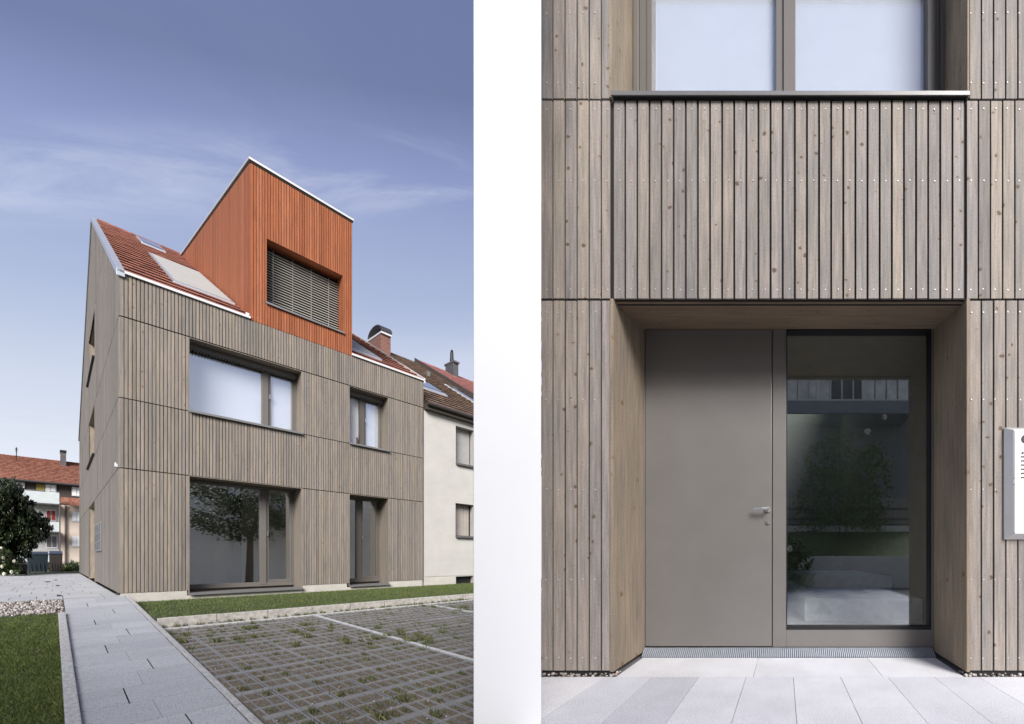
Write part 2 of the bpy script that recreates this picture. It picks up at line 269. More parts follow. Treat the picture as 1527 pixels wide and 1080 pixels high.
# ------------------------------------------------------------------ mesh building
class MB:
    def __init__(s): s.v, s.f, s.m = [], [], []
    def poly(s, pts, mi=0):
        k = len(s.v); s.v += [tuple(p) for p in pts]; s.f.append(tuple(range(k, k + len(pts)))); s.m.append(mi)
    def hexa(s, p, mi=0):                     # 8 points: bottom ring then top ring
        k = len(s.v); s.v += [tuple(q) for q in p]
        for f in ((0, 3, 2, 1), (4, 5, 6, 7), (0, 1, 5, 4), (1, 2, 6, 5), (2, 3, 7, 6), (3, 0, 4, 7)):
            s.f.append(tuple(k + i for i in f)); s.m.append(mi)
    def box(s, x0, x1, y0, y1, z0, z1, mi=0):
        x0, x1 = min(x0, x1), max(x0, x1); y0, y1 = min(y0, y1), max(y0, y1); z0, z1 = min(z0, z1), max(z0, z1)
        s.hexa([(x0, y0, z0), (x1, y0, z0), (x1, y1, z0), (x0, y1, z0), (x0, y0, z1), (x1, y0, z1), (x1, y1, z1), (x0, y1, z1)], mi)
    def prism(s, ring, z0, z1, mi=0):         # vertical prism
        n = len(ring); k = len(s.v)
        s.v += [(x, y, z0) for x, y in ring] + [(x, y, z1) for x, y in ring]
        s.f.append(tuple(k + i for i in reversed(range(n)))); s.f.append(tuple(k + n + i for i in range(n))); s.m += [mi, mi]
        for i in range(n):
            j = (i + 1) % n; s.f.append((k + i, k + j, k + n + j, k + n + i)); s.m.append(mi)
    def tube(s, a, b, ra, rb=None, n=8, mi=0):
        rb = ra if rb is None else rb
        a, b = Vector(a), Vector(b); d = (b - a).normalized(); q = d.to_track_quat('Z', 'Y'); k = len(s.v)
        for c, r in ((a, ra), (b, rb)):
            for i in range(n):
                t = 2 * math.pi * i / n; s.v.append(tuple(c + q @ Vector((r * math.cos(t), r * math.sin(t), 0))))
        for i in range(n):
            j = (i + 1) % n; s.f.append((k + i, k + j, k + n + j, k + n + i)); s.m.append(mi)
        s.f.append(tuple(k + i for i in reversed(range(n)))); s.f.append(tuple(k + n + i for i in range(n))); s.m += [mi, mi]
    def blob(s, c, rx, ry, rz, seg=6, mi=0):
        k = len(s.v); rings = seg // 2
        for i in range(1, rings + 1):
            ph = math.pi * i / (rings + 1)
            for j in range(seg):
                t = 2 * math.pi * j / seg
                s.v.append((c[0] + rx * math.sin(ph) * math.cos(t), c[1] + ry * math.sin(ph) * math.sin(t), c[2] + rz * math.cos(ph)))
        top = len(s.v); s.v.append((c[0], c[1], c[2] + rz)); bot = len(s.v); s.v.append((c[0], c[1], c[2] - rz))
        for j in range(seg):
            q = (j + 1) % seg
            s.f.append((top, k + j, k + q)); s.m.append(mi)
            for i in range(rings - 1):
                a = k + i * seg; s.f.append((a + j, a + seg + j, a + seg + q, a + q)); s.m.append(mi)
            a = k + (rings - 1) * seg; s.f.append((bot, a + q, a + j)); s.m.append(mi)
    def build(s, name, mats, parent=None, loc=(0, 0, 0), fix=True, bev=0.0, smooth=False):
        me = bpy.data.meshes.new(name); me.from_pydata(s.v, [], s.f)
        for m in (mats if isinstance(mats, (list, tuple)) else [mats]): me.materials.append(m)
        me.polygons.foreach_set('material_index', s.m)
        if smooth: me.polygons.foreach_set('use_smooth', [True] * len(s.f))
        if fix:
            bm = bmesh.new(); bm.from_mesh(me); bmesh.ops.recalc_face_normals(bm, faces=bm.faces); bm.to_mesh(me); bm.free()
        me.update()
        o = bpy.data.objects.new(name, me); COL.objects.link(o); o.location = loc
        if parent: o.parent = parent
        if bev:
            b = o.modifiers.new('bevel', 'BEVEL'); b.width = bev; b.segments = 2; b.limit_method = 'ANGLE'
        return o
def tag(o, label=None, cat=None, group=None, kind=None):
    for k, v in (('label', label), ('category', cat), ('group', group), ('kind', kind)):
        if v: o[k] = v
    return o
def thing(name, label, cat, loc=(0, 0, 0), rz=0.0, group=None):
    o = bpy.data.objects.new(name, None); COL.objects.link(o); o.location = loc; o.rotation_euler = (0, 0, rz); o.empty_display_size = 0.2
    return tag(o, label, cat, group)
def place(o): o.location = CORNER; o.rotation_euler = (0, 0, ROT); return o      # a top-level object in the plot's own axes
def local(u, w, z): return CORNER + U * u + W * w + Vector((0, 0, z))
def plot_thing(name, label, cat, u=0, w=0, z=0, group=None): return thing(name, label, cat, local(u, w, z), ROT, group)

def boards(mb, a0, a1, pitch, gap, z0, z1, holes, put, jitter=0.0, ztop=None):
    """vertical boards between a0 and a1 with rectangular holes (a0,a1,z0,z1) left free"""
    cuts = []
    k = a0
    while k < a1 - 1e-4:
        cuts.append((k, min(k + pitch, a1))); k += pitch
    for (p, q) in cuts:
        p2, q2 = p + gap / 2, q - gap / 2
        if q2 - p2 < 0.004: continue
        edges = sorted({p2, q2} | {e for h in holes for e in h[:2] if p2 < e < q2})
        for e0, e1 in zip(edges[:-1], edges[1:]):
            if e1 - e0 < 0.004: continue
            mid = (e0 + e1) / 2; spans = [(z0, z1)]
            for h in holes:
                if h[0] < mid < h[1]:
                    new = []
                    for s0, s1 in spans:
                        if h[3] <= s0 or h[2] >= s1: new.append((s0, s1)); continue
                        if h[2] > s0: new.append((s0, h[2]))
                        if h[3] < s1: new.append((h[3], s1))
                    spans = new
            for s0, s1 in spans:
                t0 = t1 = s1
                if ztop:
                    t0, t1 = min(s1, ztop(e0)), min(s1, ztop(e1))
                    if max(t0, t1) < s0 + 0.01: continue
                    t0, t1 = max(t0, s0 + .005), max(t1, s0 + .005)
                put(mb, e0, e1, s0, t0, t1, random.uniform(-jitter, jitter))
def grid_wall(mb, a0, a1, z0, z1, holes, put):
    """flat wall leaf with holes, as cells"""
    holes = [(h[0] - .006, h[1] + .006, h[2] - .006, h[3] + .006) for h in holes]
    xs = sorted({a0, a1} | {min(max(e, a0), a1) for h in holes for e in h[:2]}); zs = sorted({z0, z1} | {min(max(e, z0), z1) for h in holes for e in h[2:]})
    for x0, x1 in zip(xs[:-1], xs[1:]):
        for y0, y1 in zip(zs[:-1], zs[1:]):
            mx, mz = (x0 + x1) / 2, (y0 + y1) / 2
            if any(h[0] < mx < h[1] and h[2] < mz < h[3] for h in holes): continue
            put(mb, x0, x1, y0, y1)
def ring_frame(mb, a0, a1, z0, z1, t, d0, d1, put, tb=None):
    tb = t if tb is None else tb
    put(mb, a0, a0 + t, d0, d1, z0, z1); put(mb, a1 - t, a1, d0, d1, z0, z1)
    put(mb, a0 + t, a1 - t, d0, d1, z0, z0 + tb); put(mb, a0 + t, a1 - t, d0, d1, z1 - t, z1)
FRONT = lambda mb, a0, a1, d0, d1, z0, z1, mi=0: mb.box(a0, a1, d0, d1, z0, z1, mi)
SIDE = lambda mb, a0, a1, d0, d1, z0, z1, mi=0: mb.box(d0, d1, a0, a1, z0, z1, mi)

# ------------------------------------------------------------------ ground
g = MB(); g.box(-600, 600, -600, 600, -0.9, -0.62); tag(g.build('ground', GROUNDM), kind='structure')
RAMP, PZ0, PS, KW = 0.044, -0.203, 0.022, -4.6       # ramp of the path, plane of the parking bay, line of the kerb
def pz(w): return PZ0 + PS * w
def rz_(w): return RAMP * min(w, 0)

# path of long granite slabs that ramps up along the house, then the flat court behind
mb = MB()
def slab(mb, u0, u1, w0, w1, zf=rz_, g_=0.006, gw=0.02, th=0.08):
    u0 += g_ / 2; u1 -= g_ / 2; w0 += gw / 2; w1 -= gw / 2
    mb.hexa([(u0, w0, zf(w0) - th), (u1, w0, zf(w0) - th), (u1, w1, zf(w1) - th), (u0, w1, zf(w1) - th), (u0, w0, zf(w0)), (u1, w0, zf(w0)), (u1, w1, zf(w1)), (u0, w1, zf(w1))])
wv, i = 0.09, 0
joints = (-0.292, -0.133, -0.215)
while wv > -13:
    j = ((-0.292, -0.133)[(i // 2 + 1) % 2]) if i % 2 == 0 else -0.21
    slab(mb, -0.455, j, wv - 0.628, wv, g_=.006 if i % 2 == 0 else .0015); slab(mb, j, 0.045, wv - 0.628, wv, g_=.006 if i % 2 == 0 else .0015)
    if i % 2 == 0: mb.hexa([(j - .0026, wv - .618, rz_(wv - .618) - .05), (j + .0026, wv - .618, rz_(wv - .618) - .05), (j + .0026, wv - .01, rz_(wv - .01) - .05), (j - .0026, wv - .01, rz_(wv - .01) - .05), (j - .0026, wv - .618, rz_(wv - .618) - .006), (j + .0026, wv - .618, rz_(wv - .618) - .006), (j + .0026, wv - .01, rz_(wv - .01) - .006), (j - .0026, wv - .01, rz_(wv - .01) - .006)], 1)
    wv -= 0.628; i += 1
tag(place(mb.build('path', [SLABS, DARK])), kind='structure')
mb = MB(); mb.hexa([(-0.455, -13, rz_(-13) - 0.30), (0.045, -13, rz_(-13) - 0.30), (0.045, 0.09, -0.30), (-0.455, 0.09, -0.30), (-0.455, -13, rz_(-13) - 0.008), (0.045, -13, rz_(-13) - 0.008), (0.045, 0.09, -0.008), (-0.455, 0.09, -0.008)])
tag(place(mb.build('path_bed', plain('joint_sand', (0.50, 0.49, 0.48), 0.95))), kind='structure')
mb = MB()
wv = 0.10
while wv < 22.4:
    u_ = -0.015 - (0.1 if int(wv * 10) % 2 else 0)
    uu = [-1.9]
    while uu[-1] < -0.02: uu.append(min(-0.012, uu[-1] + random.choice((0.2, 0.26, 0.32))))
    for a, b in zip(uu[:-1], uu[1:]):
        if b - a > 0.02: slab(mb, a, b, wv, wv + 1.1, lambda w: 0.0)
    wv += 1.1
for a, b in ((-1.9, -1.6), (-1.6, -1.3), (-1.3, -1.0), (-1.0, -0.7), (-0.7, -0.46)): slab(mb, a, b, -0.2, 0.1, lambda w: 0.0)
tag(place(mb.build('paved_court', SLABS)), kind='structure')
mb = MB(); mb.box(-1.9, 0.0, -0.2, 22.4, -0.5, -0.008); tag(place(mb.build('court_bed', plain('court_joint_sand', (0.2, 0.195, 0.19), 0.95))), kind='structure')
mb = MB(); mb.box(-6, 0.9, 22.41, 60, -0.5, -0.03); tag(place(mb.build('garden_ground', TURFM)), kind='structure')
# edgings of the path
def slope_bar(mb, u0, u1, w0, w1, top, bot):
    mb.hexa([(u0, w0, bot(w0)), (u1, w0, bot(w0)), (u1, w1, bot(w1)), (u0, w1, bot(w1)), (u0, w0, top(w0)), (u1, w0, top(w0)), (u1, w1, top(w1)), (u0, w1, top(w1))])
for (nm, u0, u1, wa, wb, lift) in (('lawn_kerb', -0.505, -0.457, -13, -2.72, 0.035), ('path_kerb', 0.049, 0.085, -13, -0.25, 0.004)):
    mb = MB(); w_ = wa
    while w_ < wb - 0.05:
        e = min(w_ + 1.9, wb); slope_bar(mb, u0, u1, w_ + 0.008, e - 0.008, lambda w: rz_(w) + lift, lambda w: rz_(w) - 0.5); w_ = e
    tag(place(mb.build(nm, EDGE, bev=0.006)), kind='structure')
# turf under the lawns
mb = MB(); slope_bar(mb, -3.5, -0.507, -13, -2.45, lambda w: rz_(w) - 0.015, lambda w: -0.62); tag(place(mb.build('lawn_soil', TURFM)), kind='structure')
mb = MB(); mb.box(0.087, 9, KW + 0.09, 0.25, -0.6, -0.165); tag(place(mb.build('front_lawn_soil', TURFM)), kind='structure')
# kerb wall between lawn strip and parking bay
mb = MB(); u_ = 0.087
while u_ < 9:
    mb.box(u_ + 0.0015, u_ + 0.44, KW, KW + 0.085, -0.62, -0.150 + random.uniform(-.003, .003)); u_ += 0.4415
tag(place(mb.build('parking_kerb', KERB, bev=0.008)), kind='structure')
# gravel strip beside the court
mb = MB(); slope_bar(mb, -3.5, -0.457, -2.44, -0.21, lambda w: rz_(w) - 0.022, lambda w: -0.5); tag(place(mb.build('gravel_bed', plain('gravel_base', (0.16, 0.145, 0.13), 0.95, 0, 0.3, 60))), kind='structure')
mb = MB()
for _ in range(1500):
    u_, w_ = random.uniform(-1.25, -0.465), random.uniform(-2.4, -0.25); r = random.uniform(.5, 1.0)
    mb.blob((u_, w_, rz_(w_) - 0.018 + random.uniform(0, .02)), 0.011 * r, 0.045 * r, 0.022 * r, 6)
tag(place(mb.build('gravel', PEBBLE, fix=False, smooth=True)), kind='stuff')

# parking bay of turf pavers: gritty soil, concrete lattice, marking strips, weeds
mb = MB(); slope_bar(mb, 0.087, 9, -17, KW - 0.002, lambda w: pz(w) - 0.012, lambda w: -0.62); tag(place(mb.build('parking_bay', SOIL)), kind='structure')
UC, WC = 0.0630, 0.305
U0L, W0L = 0.239, -9.77
marks = (1.404, 2.885, 4.37)
mb = MB()
i = -3
while U0L + i * UC < 6.2:
    main = i % 3 == 0; uc = U0L + i * UC; wd = 0.0046 if main else 0.0032
    if uc > 0.095:
        for off in ((-0.0075, 0.0075) if main else (0,)):
            w_ = -14.0
            while w_ < KW - 0.1:
                e = min(w_ + WC * 3, KW - 0.01)
                slope_bar(mb, uc + off - wd, uc + off + wd, w_ + .004, e - .004, lambda w: pz(w) + random.uniform(-.003, .002), lambda w: pz(w) - 0.04); w_ = e
    i += 1
j = -16
while W0L + j * WC < KW - 0.06:
    main = j % 3 == 0; wc = W0L + j * WC; wd = 0.052 if main else 0.013
    u_ = 0.09
    while u_ < 6.2:
        e = u_ + UC * 3 - (u_ == 0.09) * 0.02
        slope_bar(mb, u_ + .0006, e - .0006, wc - wd, wc + wd, lambda w: pz(w) + random.uniform(-.001, .0015) - 0.0012, lambda w: pz(w) - 0.04); u_ = e
    j += 1
tag(place(mb.build('paver_lattice', LATTICE, fix=False)), kind='structure')
mb = MB()
for _ in range(3000):
    u_, w_ = random.uniform(.1, 4.8), -4.75 - 8.6 * random.random(); r = random.uniform(.4, 1.0)
    if math.sin(u_ * 3.1) + math.sin(w_ * 1.1 + 2) + random.gauss(0, .8) < .2: continue
    mb.blob((u_, w_, pz(w_) + random.uniform(-.012, .002)), .0045 * r, .016 * r, .007 * r, 5)
tag(place(mb.build('grit', PEBBLE, fix=False)), kind='stuff')
mb = MB()
for uc in marks: slope_bar(mb, uc - 0.019, uc + 0.019, -14, KW - 0.02, lambda w: pz(w) + 0.012, lambda w: pz(w) - 0.04)
slope_bar(mb, 0.09, 6.2, KW - 0.13, KW - 0.012, lambda w: pz(w) + 0.0075, lambda w: pz(w) - 0.04)
tag(place(mb.build('bay_markings', plain('pale_marking_pavers', (0.50, 0.50, 0.49), 0.9, 0, 0.2, 12))), kind='structure')
def blade(mb, u, w, z, h, wd, lean, su=1.0):
    a = random.uniform(0, 6.283); du, dw = math.cos(a) * wd * su, math.sin(a) * wd
    l1, l2 = random.uniform(-lean, lean) * su, random.uniform(-lean, lean)
    mb.poly([(u - du, w - dw, z), (u + du, w + dw, z), (u + du * .6 + l1 * .45, w + dw * .6 + l2 * .45, z + h * .62), (u + l1, w + l2, z + h)])
mb = MB()
for i in range(-2, 80):
    for j in range(-15, 17):
        uc, wc = U0L + (i + .5) * UC, W0L + (j + .5) * WC
        if uc < 0.1 or wc > KW - 0.15 or uc > 5.6: continue
        near = 0.42 if wc < -8 else 0.36
        if math.sin(uc * 5.1 + 1) * math.sin(wc * 1.3) > 0.25: near *= 1.8
        if random.random() > near:
            for _ in range(random.choice((0, 0, 2, 5, 9, 16))): blade(mb, uc + random.uniform(-.022, .022), wc + random.uniform(-.11, .11), pz(wc) - .015, random.uniform(.010, .028), .006, .03, .6)
            continue
        s = random.choice((.3, .35, .4, .5, .6, .8, 1.1)) * (.75 + .5 * (math.sin(uc * 2.3 + wc) > 0)) * (1.35 if random.random() < .08 else 1)
        for _ in range(int(52 * s)):
            blade(mb, uc + random.gauss(0, .012) * s ** .5, wc + random.gauss(0, .055) * s ** .5, pz(wc) - .03, random.uniform(.035, .085) * s ** .6, .0060, .05 * s, .5)
for _ in range(260):
    u_ = random.uniform(0.12, 5.5); s = random.uniform(.5, 1.2)
    for _ in range(int(12 * s)): blade(mb, u_ + random.gauss(0, .008), KW - .03 + random.gauss(0, .02), pz(KW), random.uniform(.02, .07) * s, .006, .04, .55)
tag(place(mb.build('weed_tufts', WEED, fix=False)), kind='stuff')
# lawns
mb = MB()
for _ in range(70000):
    w_ = -2.5 - 10.0 * random.random() ** 0.75; u_ = random.uniform(-1.15 + 0.03 * (w_ + 2.5) * -1, -0.497)
    blade(mb, u_, w_, rz_(w_) - .02, random.uniform(.022, .048) * (1 + .35 * math.sin(u_ * 31 + w_ * 1.7) * math.sin(w_ * 2.9 - u_ * 17)), .0030, .028, .5)
tag(place(mb.build('lawn', GRASS, fix=False)), kind='stuff')
mb = MB()
for _ in range(42000):
    w_ = random.uniform(KW + .06, -0.03); u_ = random.uniform(0.09 if w_ < -.4 else .095, 6.0)
    blade(mb, u_, w_, -.168, random.uniform(.02, .048), .0042, .03, .5)
tag(place(mb.build('front_lawn', GRASS, fix=False)), kind='stuff')
# ------------------------------------------------------------------ the timber clad house
house = plot_thing('timber_house', 'grey timber-clad house with steep tiled gable roof and orange box dormer', 'house')
LU, LW = 4.345, 24.0                         # street front, gable depth
EAVE, RIDW, RIDZ = 6.72, 11.06, 12.50
SL = (RIDZ - EAVE) / RIDW; SLB = (RIDZ - 6.83) / (LW - RIDW)
gable = lambda w: EAVE + SL * w if w < RIDW else RIDZ - SLB * (w - RIDW)
WIN = [(0.685, 2.09, 4.13, 5.792), (2.862, 3.586, 4.13, 5.795), (0.685, 2.09, -0.02, 2.645), (2.862, 3.588, -0.02, 2.640)]
DOR = (1.39, 2.905, 6.70, 10.64)
SWIN = [(9.5, 13.6, 7.36, 8.90), (9.5, 13.6, 4.19, 5.80), (9.5, 13.6, 0.0, 2.66)]
bands = [(0.042, 2.646), (2.666, 4.112), (4.132, 5.806), (5.832, EAVE - 0.02)]
core = MB()
grid_wall(core, 0.03, LU, 0.0, EAVE - .03, WIN, lambda m, a, b, c, d: m.box(a, b, 0.03, 0.06, c, d))
grid_wall(core, 0.03, 12.0, 0.0, 6.7, SWIN, lambda m, a, b, c, d: m.box(0.03, 0.06, a + .03, b + .03, c, d))
grid_wall(core, 12.0, LW - .03, 0.0, 6.7, SWIN, lambda m, a, b, c, d: m.box(0.03, 0.06, a + .03, b, c, d))
xs = sorted({0.06, RIDW, LW - .06, 9.494, 13.606, 4.0, 4.28, 5.5, 7.5, 19.0, 21.0, 22.5, 23.4})
for a, b in zip(xs[:-1], xs[1:]):
    for (c, d) in ((6.7, 7.354), (7.354, 8.906), (8.906, 99)):
        if a >= 9.49 and b <= 13.61 and c == 7.354: continue
        pa, pb = min(d, gable(a) - .1), min(d, gable(b) - .1)
        if min(pa, pb) <= c: continue
        core.hexa([(.03, a, c), (.06, a, c), (.06, b, c), (.03, b, c), (.03, a, pa), (.06, a, pa), (.06, b, pb), (.03, b, pb)])
core.box(0.03, LU, LW - .06, LW - .03, 0, 6.7); core.box(LU - .03, LU, 0.06, LW - .06, 0, 6.7)
core.hexa([(LU - .03, .06, 6.7), (LU, .06, 6.7), (LU, LW - .06, 6.7), (LU - .03, LW - .06, 6.7), (LU - .03, RIDW - .1, RIDZ - .15), (LU, RIDW - .1, RIDZ - .15), (LU, RIDW + .1, RIDZ - .15), (LU - .03, RIDW + .1, RIDZ - .15)])
core.build('wall', DARK, house)
P = 0.0372
cl = MB()
def put_front(m, a, b, c, t0, t1, j): m.box(a, b, 0.0 + j, 0.024, c, t0)
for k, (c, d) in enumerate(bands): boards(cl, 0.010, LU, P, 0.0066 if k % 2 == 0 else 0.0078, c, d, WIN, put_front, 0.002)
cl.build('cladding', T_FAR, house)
cl = MB(); PS_ = 0.165
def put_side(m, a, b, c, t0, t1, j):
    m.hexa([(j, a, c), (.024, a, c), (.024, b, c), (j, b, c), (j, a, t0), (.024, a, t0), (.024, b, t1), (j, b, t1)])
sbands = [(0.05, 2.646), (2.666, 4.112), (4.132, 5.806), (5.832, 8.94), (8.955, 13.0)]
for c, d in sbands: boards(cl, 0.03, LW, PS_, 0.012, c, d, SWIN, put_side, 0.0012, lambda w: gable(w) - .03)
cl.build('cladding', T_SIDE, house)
mb = MB(); mb.box(0.016, 0.66, 0.012, 0.03, -.25, 0.038); mb.box(2.10, 2.82, 0.012, 0.03, -.25, 0.038); mb.box(3.60, LU - .02, 0.012, 0.03, -.25, 0.038)
mb.box(0.66, 2.10, 0.004, 0.03, -.25, -0.075); mb.box(2.82, 3.60, 0.004, 0.03, -.25, -.075)
mb.build('plinth', PLINTH, house)

DGF, DUP = 0.66, 0.46                                    # depth of the window frames behind the boards
def opening(parent, a0, a1, z0, z1, put, near, far_, top, dep, bottom=None):
    """board lining of an opening; near/far/top are the boards seen"""
    mb = MB(); t = 0.012
    put(mb, a0 - t, a0, 0.004, dep, z0, z1 + t); put(mb, a1, a1 + t, 0.004, dep, z0, z1 + t); put(mb, a0, a1, 0.004, dep, z1, z1 + t)
    if bottom is not None: put(mb, a0, a1, 0.03, dep, z0 - t, z0)
    return mb.build('reveal', near, parent)
def window_front(a0, a1, z0, z1, split, sill_z, kind, up):
    DEP = DUP if up else DGF
    """fixed and casement light beside each other"""
    G = GLASS_SKY if up else GLASS
    mb = MB(); ft = 0.036
    ring_frame(mb, a0, a1, z0, z1, ft * 0.75, DEP, DEP + .12, FRONT, tb=0.06 if up else 0.11)
    FRONT(mb, split - .045, split + .045, DEP - .01, DEP + .12, z0 + .05, z1 - .02)
    fr = mb.build('window', FRAME, house, bev=0.004)
    zb, zt = z0 + (0.06 if up else 0.11), z1 - ft * .75
    if kind == 'tilt':
        s = bpy.data.objects.new('sash', None)
        mb = MB(); ring_frame(mb, 0, split - .05 - a0 - ft * .75, 0, zt - zb, 0.035, 0, .07, FRONT, tb=.07)
        s = mb.build('sash', FRAME, fr, (a0 + ft * .75, DEP + .04, zb), bev=.004); s.rotation_euler = (-R(9), 0, 0)
        mb = MB(); mb.box(a0 + .065, split - .085, DEP + .1, DEP + .108, zb + .07, zt - .035)
        p = mb.build('pane', G, fr); p.rotation_euler = (0, 0, 0)
        p.location = (0, 0, 0)
        me = p.data
        me.transform(Matrix.Translation((0, DEP + .04, zb)) @ Matrix.Rotation(-R(9), 4, 'X') @ Matrix.Translation((0, -DEP - .06, -zb)))
    else:
        mb = MB(); mb.box(a0 + ft * .75, split - .045, DEP + .055, DEP + .063, zb, zt); mb.build('pane', G, fr)
    mb = MB(); ring_frame(mb, split + .047, a1 - ft * .75 - .002, zb + .002, zt - .002, 0.034, DEP + .02, DEP + .10, FRONT, tb=.055)
    sa = mb.build('sash', FRAME, fr, bev=.004)
    mb = MB(); mb.box(split + .081, a1 - ft * .75 - .036, DEP + .055, DEP + .063, zb + .057, zt - .036); mb.build('pane', G, fr)
    mb = MB(); mb.box(split + .055, split + .067, DEP - .03, DEP + .02, (zb + zt) / 2 - .02, (zb + zt) / 2 + .1)
    mb.build('handle', STEEL, fr)
    mb = MB(); FRONT(mb, a0 - .018, a1 + .012, -0.07, DEP, sill_z - .022, sill_z); FRONT(mb, a0 - .018, a1 + .012, -0.078, -.07, sill_z - .05, sill_z + .002)
    mb.build('sill', SILLM, fr, bev=.002)
    opening(fr, a0, a1, sill_z, z1, FRONT, T_FAR, None, None, DEP + .12)
    return fr
w1 = window_front(*WIN[0], 1.645, 4.145, 'fix', True)
w2 = window_front(*WIN[1], 3.19, 4.145, 'tilt', True)
w3 = window_front(WIN[2][0], WIN[2][1], 0.03, WIN[2][3], 1.645, -0.02, 'fix', False)
w4 = window_front(WIN[3][0], WIN[3][1], 0.03, WIN[3][3], 3.18, -0.02, 'fix', False)
for fr, (a0, a1, z0, z1) in ((w1, WIN[0]), (w2, WIN[1])):
    DEP = DUP
    mb = MB(); mb.box(a0 + .03, a1 - .03, DEP + .085, DEP + .095, z0 + .055, z1 - .16); mb.build('blind', BLINDW, fr)
    mb = MB(); mb.box(a0 + .02, a1 - .02, DEP - .14, DEP - .002, z1 - .13, z1 - .004)
    k = a0 + .04
    while k < a1 - .06: mb.box(k, k + .018, DEP - .13, DEP - .02, z1 - .165, z1 - .132); k += .036
    mb.build('blind_box', FRAME, fr)
DEP = DGF
mb = MB(); mb.box(WIN[2][0] + .02, WIN[2][1] - .02, DEP - .14, DEP - .002, 2.585, 2.64); mb.build('blind_box', FRAME, w3)
mb = MB(); mb.box(WIN[3][0] + .02, WIN[3][1] - .02, DEP - .14, DEP - .002, 2.575, 2.635); mb.build('blind_box', FRAME, w4)
# ground floor rooms behind the tall glazing
RB_ = 4.2
mb = MB(); mb.box(0.08, LU - .05, DEP + .13, RB_, -.06, 0.02); mb.build('room_floor', IFLOOR, house)
mb = MB(); mb.box(0.08, LU - .05, RB_, RB_ + .1, 0.02, 2.72); mb.box(0.07, 0.08, DEP + .13, RB_, .02, 2.72); mb.box(LU - .06, LU - .05, DEP + .13, RB_, .02, 2.72); mb.box(2.45, 2.50, 3.6, RB_, .02, 2.72)
iw = mb.build('room_wall', IWALL, house)
mb = MB(); mb.box(0.08, LU - .05, .8, RB_, 2.722, 2.74); mb.build('room_ceiling', BLINDW, house)
mb = MB(); ring_frame(mb, .98, 1.36, 0.02, 2.2, .012, RB_ - .03, RB_ - .002, FRONT); mb.box(.992, 1.348, RB_ - .015, RB_ - .002, .03, 2.19)
rd = mb.build('room_door', plain('interior_door', (0.62, 0.62, 0.52), 0.7), house, bev=.004)
mb = MB(); mb.box(1.01, 1.06, RB_ - .07, RB_ - .03, 1.05, 1.07); mb.build('handle', BLACK, rd)
mb = MB(); mb.box(1.52, 1.66, 3.2, 3.5, 0.021, 2.71); mb.build('column', plain('dark_column', (0.05, 0.05, 0.055), 0.5), house)

# gable side: two windows and the entrance
for k, (a0, a1, z0, z1) in enumerate(SWIN):
    mb = MB(); ring_frame(mb, a0, a1, z0, z1, .12, .42, .50, SIDE)
    fr = mb.build('window' if k < 2 else 'entrance_door', FRAME if k < 2 else DOORM, house)
    mb = MB(); SIDE(mb, a0 + .12, a1 - .12, .45, .46, z0 + .12, z1 - .12); mb.build('pane', GLASS_DARK if k < 2 else DOORM, fr)
    mb = MB(); SIDE(mb, a0 + .1, a1 - .1, .56, .57, z0 + .1, z1 - .1); mb.build('blind', BLINDG, fr)
    mb = MB(); t = .012
    SIDE(mb, a0 - t, a0, 0.003, .5, z0, z1 + t); SIDE(mb, a1, a1 + t, 0.003, .5, z0, z1 + t); SIDE(mb, a0, a1, 0.003, .5, z1, z1 + t)
    mb.build('reveal', T_TAN, fr)
    if k < 2:
        mb = MB(); SIDE(mb, a0 - .15, a1 + .5, -.035, .45, z0 - .035, z0); mb.build('sill', BLACK, fr)

# roof of red tiles laid in courses
def tiled(name, parent, u0, u1, w0, w1, zf, nc, tw, m, skip=None, lift=0.09):
    mb = MB(); dw = (w1 - w0) / nc
    for i in range(nc):
        wa, wb = w0 + i * dw, w0 + (i + 1) * dw + dw * .06
        k = u0 - (tw / 2 if i % 2 else 0)
        while k < u1 - .002:
            a, b = max(k, u0), min(k + tw, u1); k += tw
            if b - a < .004 or (skip and skip((a + b) / 2, (wa + wb) / 2)): continue
            za, zb = zf(wa), zf(wb); j = random.uniform(-.004, .004)
            sg = .03 if w1 > w0 else -.03
            mb.hexa([(a + .001, wa - sg, za + lift * .5 + j), (b - .001, wa - sg, za + lift * .5 + j), (b - .001, wb, zb + .004), (a + .001, wb, zb + .004),
                     (a + .001, wa - sg, za + lift + j), (b - .001, wa - sg, za + lift + j), (b - .001, wb, zb + .010 + j), (a + .001, wb, zb + .010 + j)])
    return mb.build(name, m, parent, fix=True)
zroof = lambda w: EAVE + .02 + SL * w
zback = lambda w: RIDZ - SLB * (w - RIDW)
roof = tiled('roof', house, 0.05, LU, 0.02, RIDW, zroof, 22, 0.12, TILE_RED, lambda u, w: DOR[0] + .05 < u < DOR[1] - .05 and w < 9.6, 0.055)
tiled('roof', house, 0.05, LU, LW, RIDW, lambda w: RIDZ - SLB * (w - RIDW) + .02, 24, 0.12, TILE_RED, None, 0.08)
mb = MB()
mb.hexa([(0.03, 0.02, EAVE - .09), (LU, 0.02, EAVE - .09), (LU, RIDW, RIDZ - .09), (.03, RIDW, RIDZ - .09), (0.03, 0.02, EAVE + .0), (LU, 0.02, EAVE + .0), (LU, RIDW, RIDZ), (.03, RIDW, RIDZ)])
mb.hexa([(0.03, RIDW, RIDZ - .09), (LU, RIDW, RIDZ - .09), (LU, LW, 6.74), (.03, LW, 6.74), (0.03, RIDW, RIDZ), (LU, RIDW, RIDZ), (LU, LW, 6.83), (.03, LW, 6.83)])
mb.build('roof_deck', DARK, house)
mb = MB()
for i in range(34): mb.tube((.07 + i * .127, RIDW, RIDZ + .05), (.07 + i * .127 + .13, RIDW, RIDZ + .05), .07, .062, 8)
mb.build('ridge', TILE_RED, house)
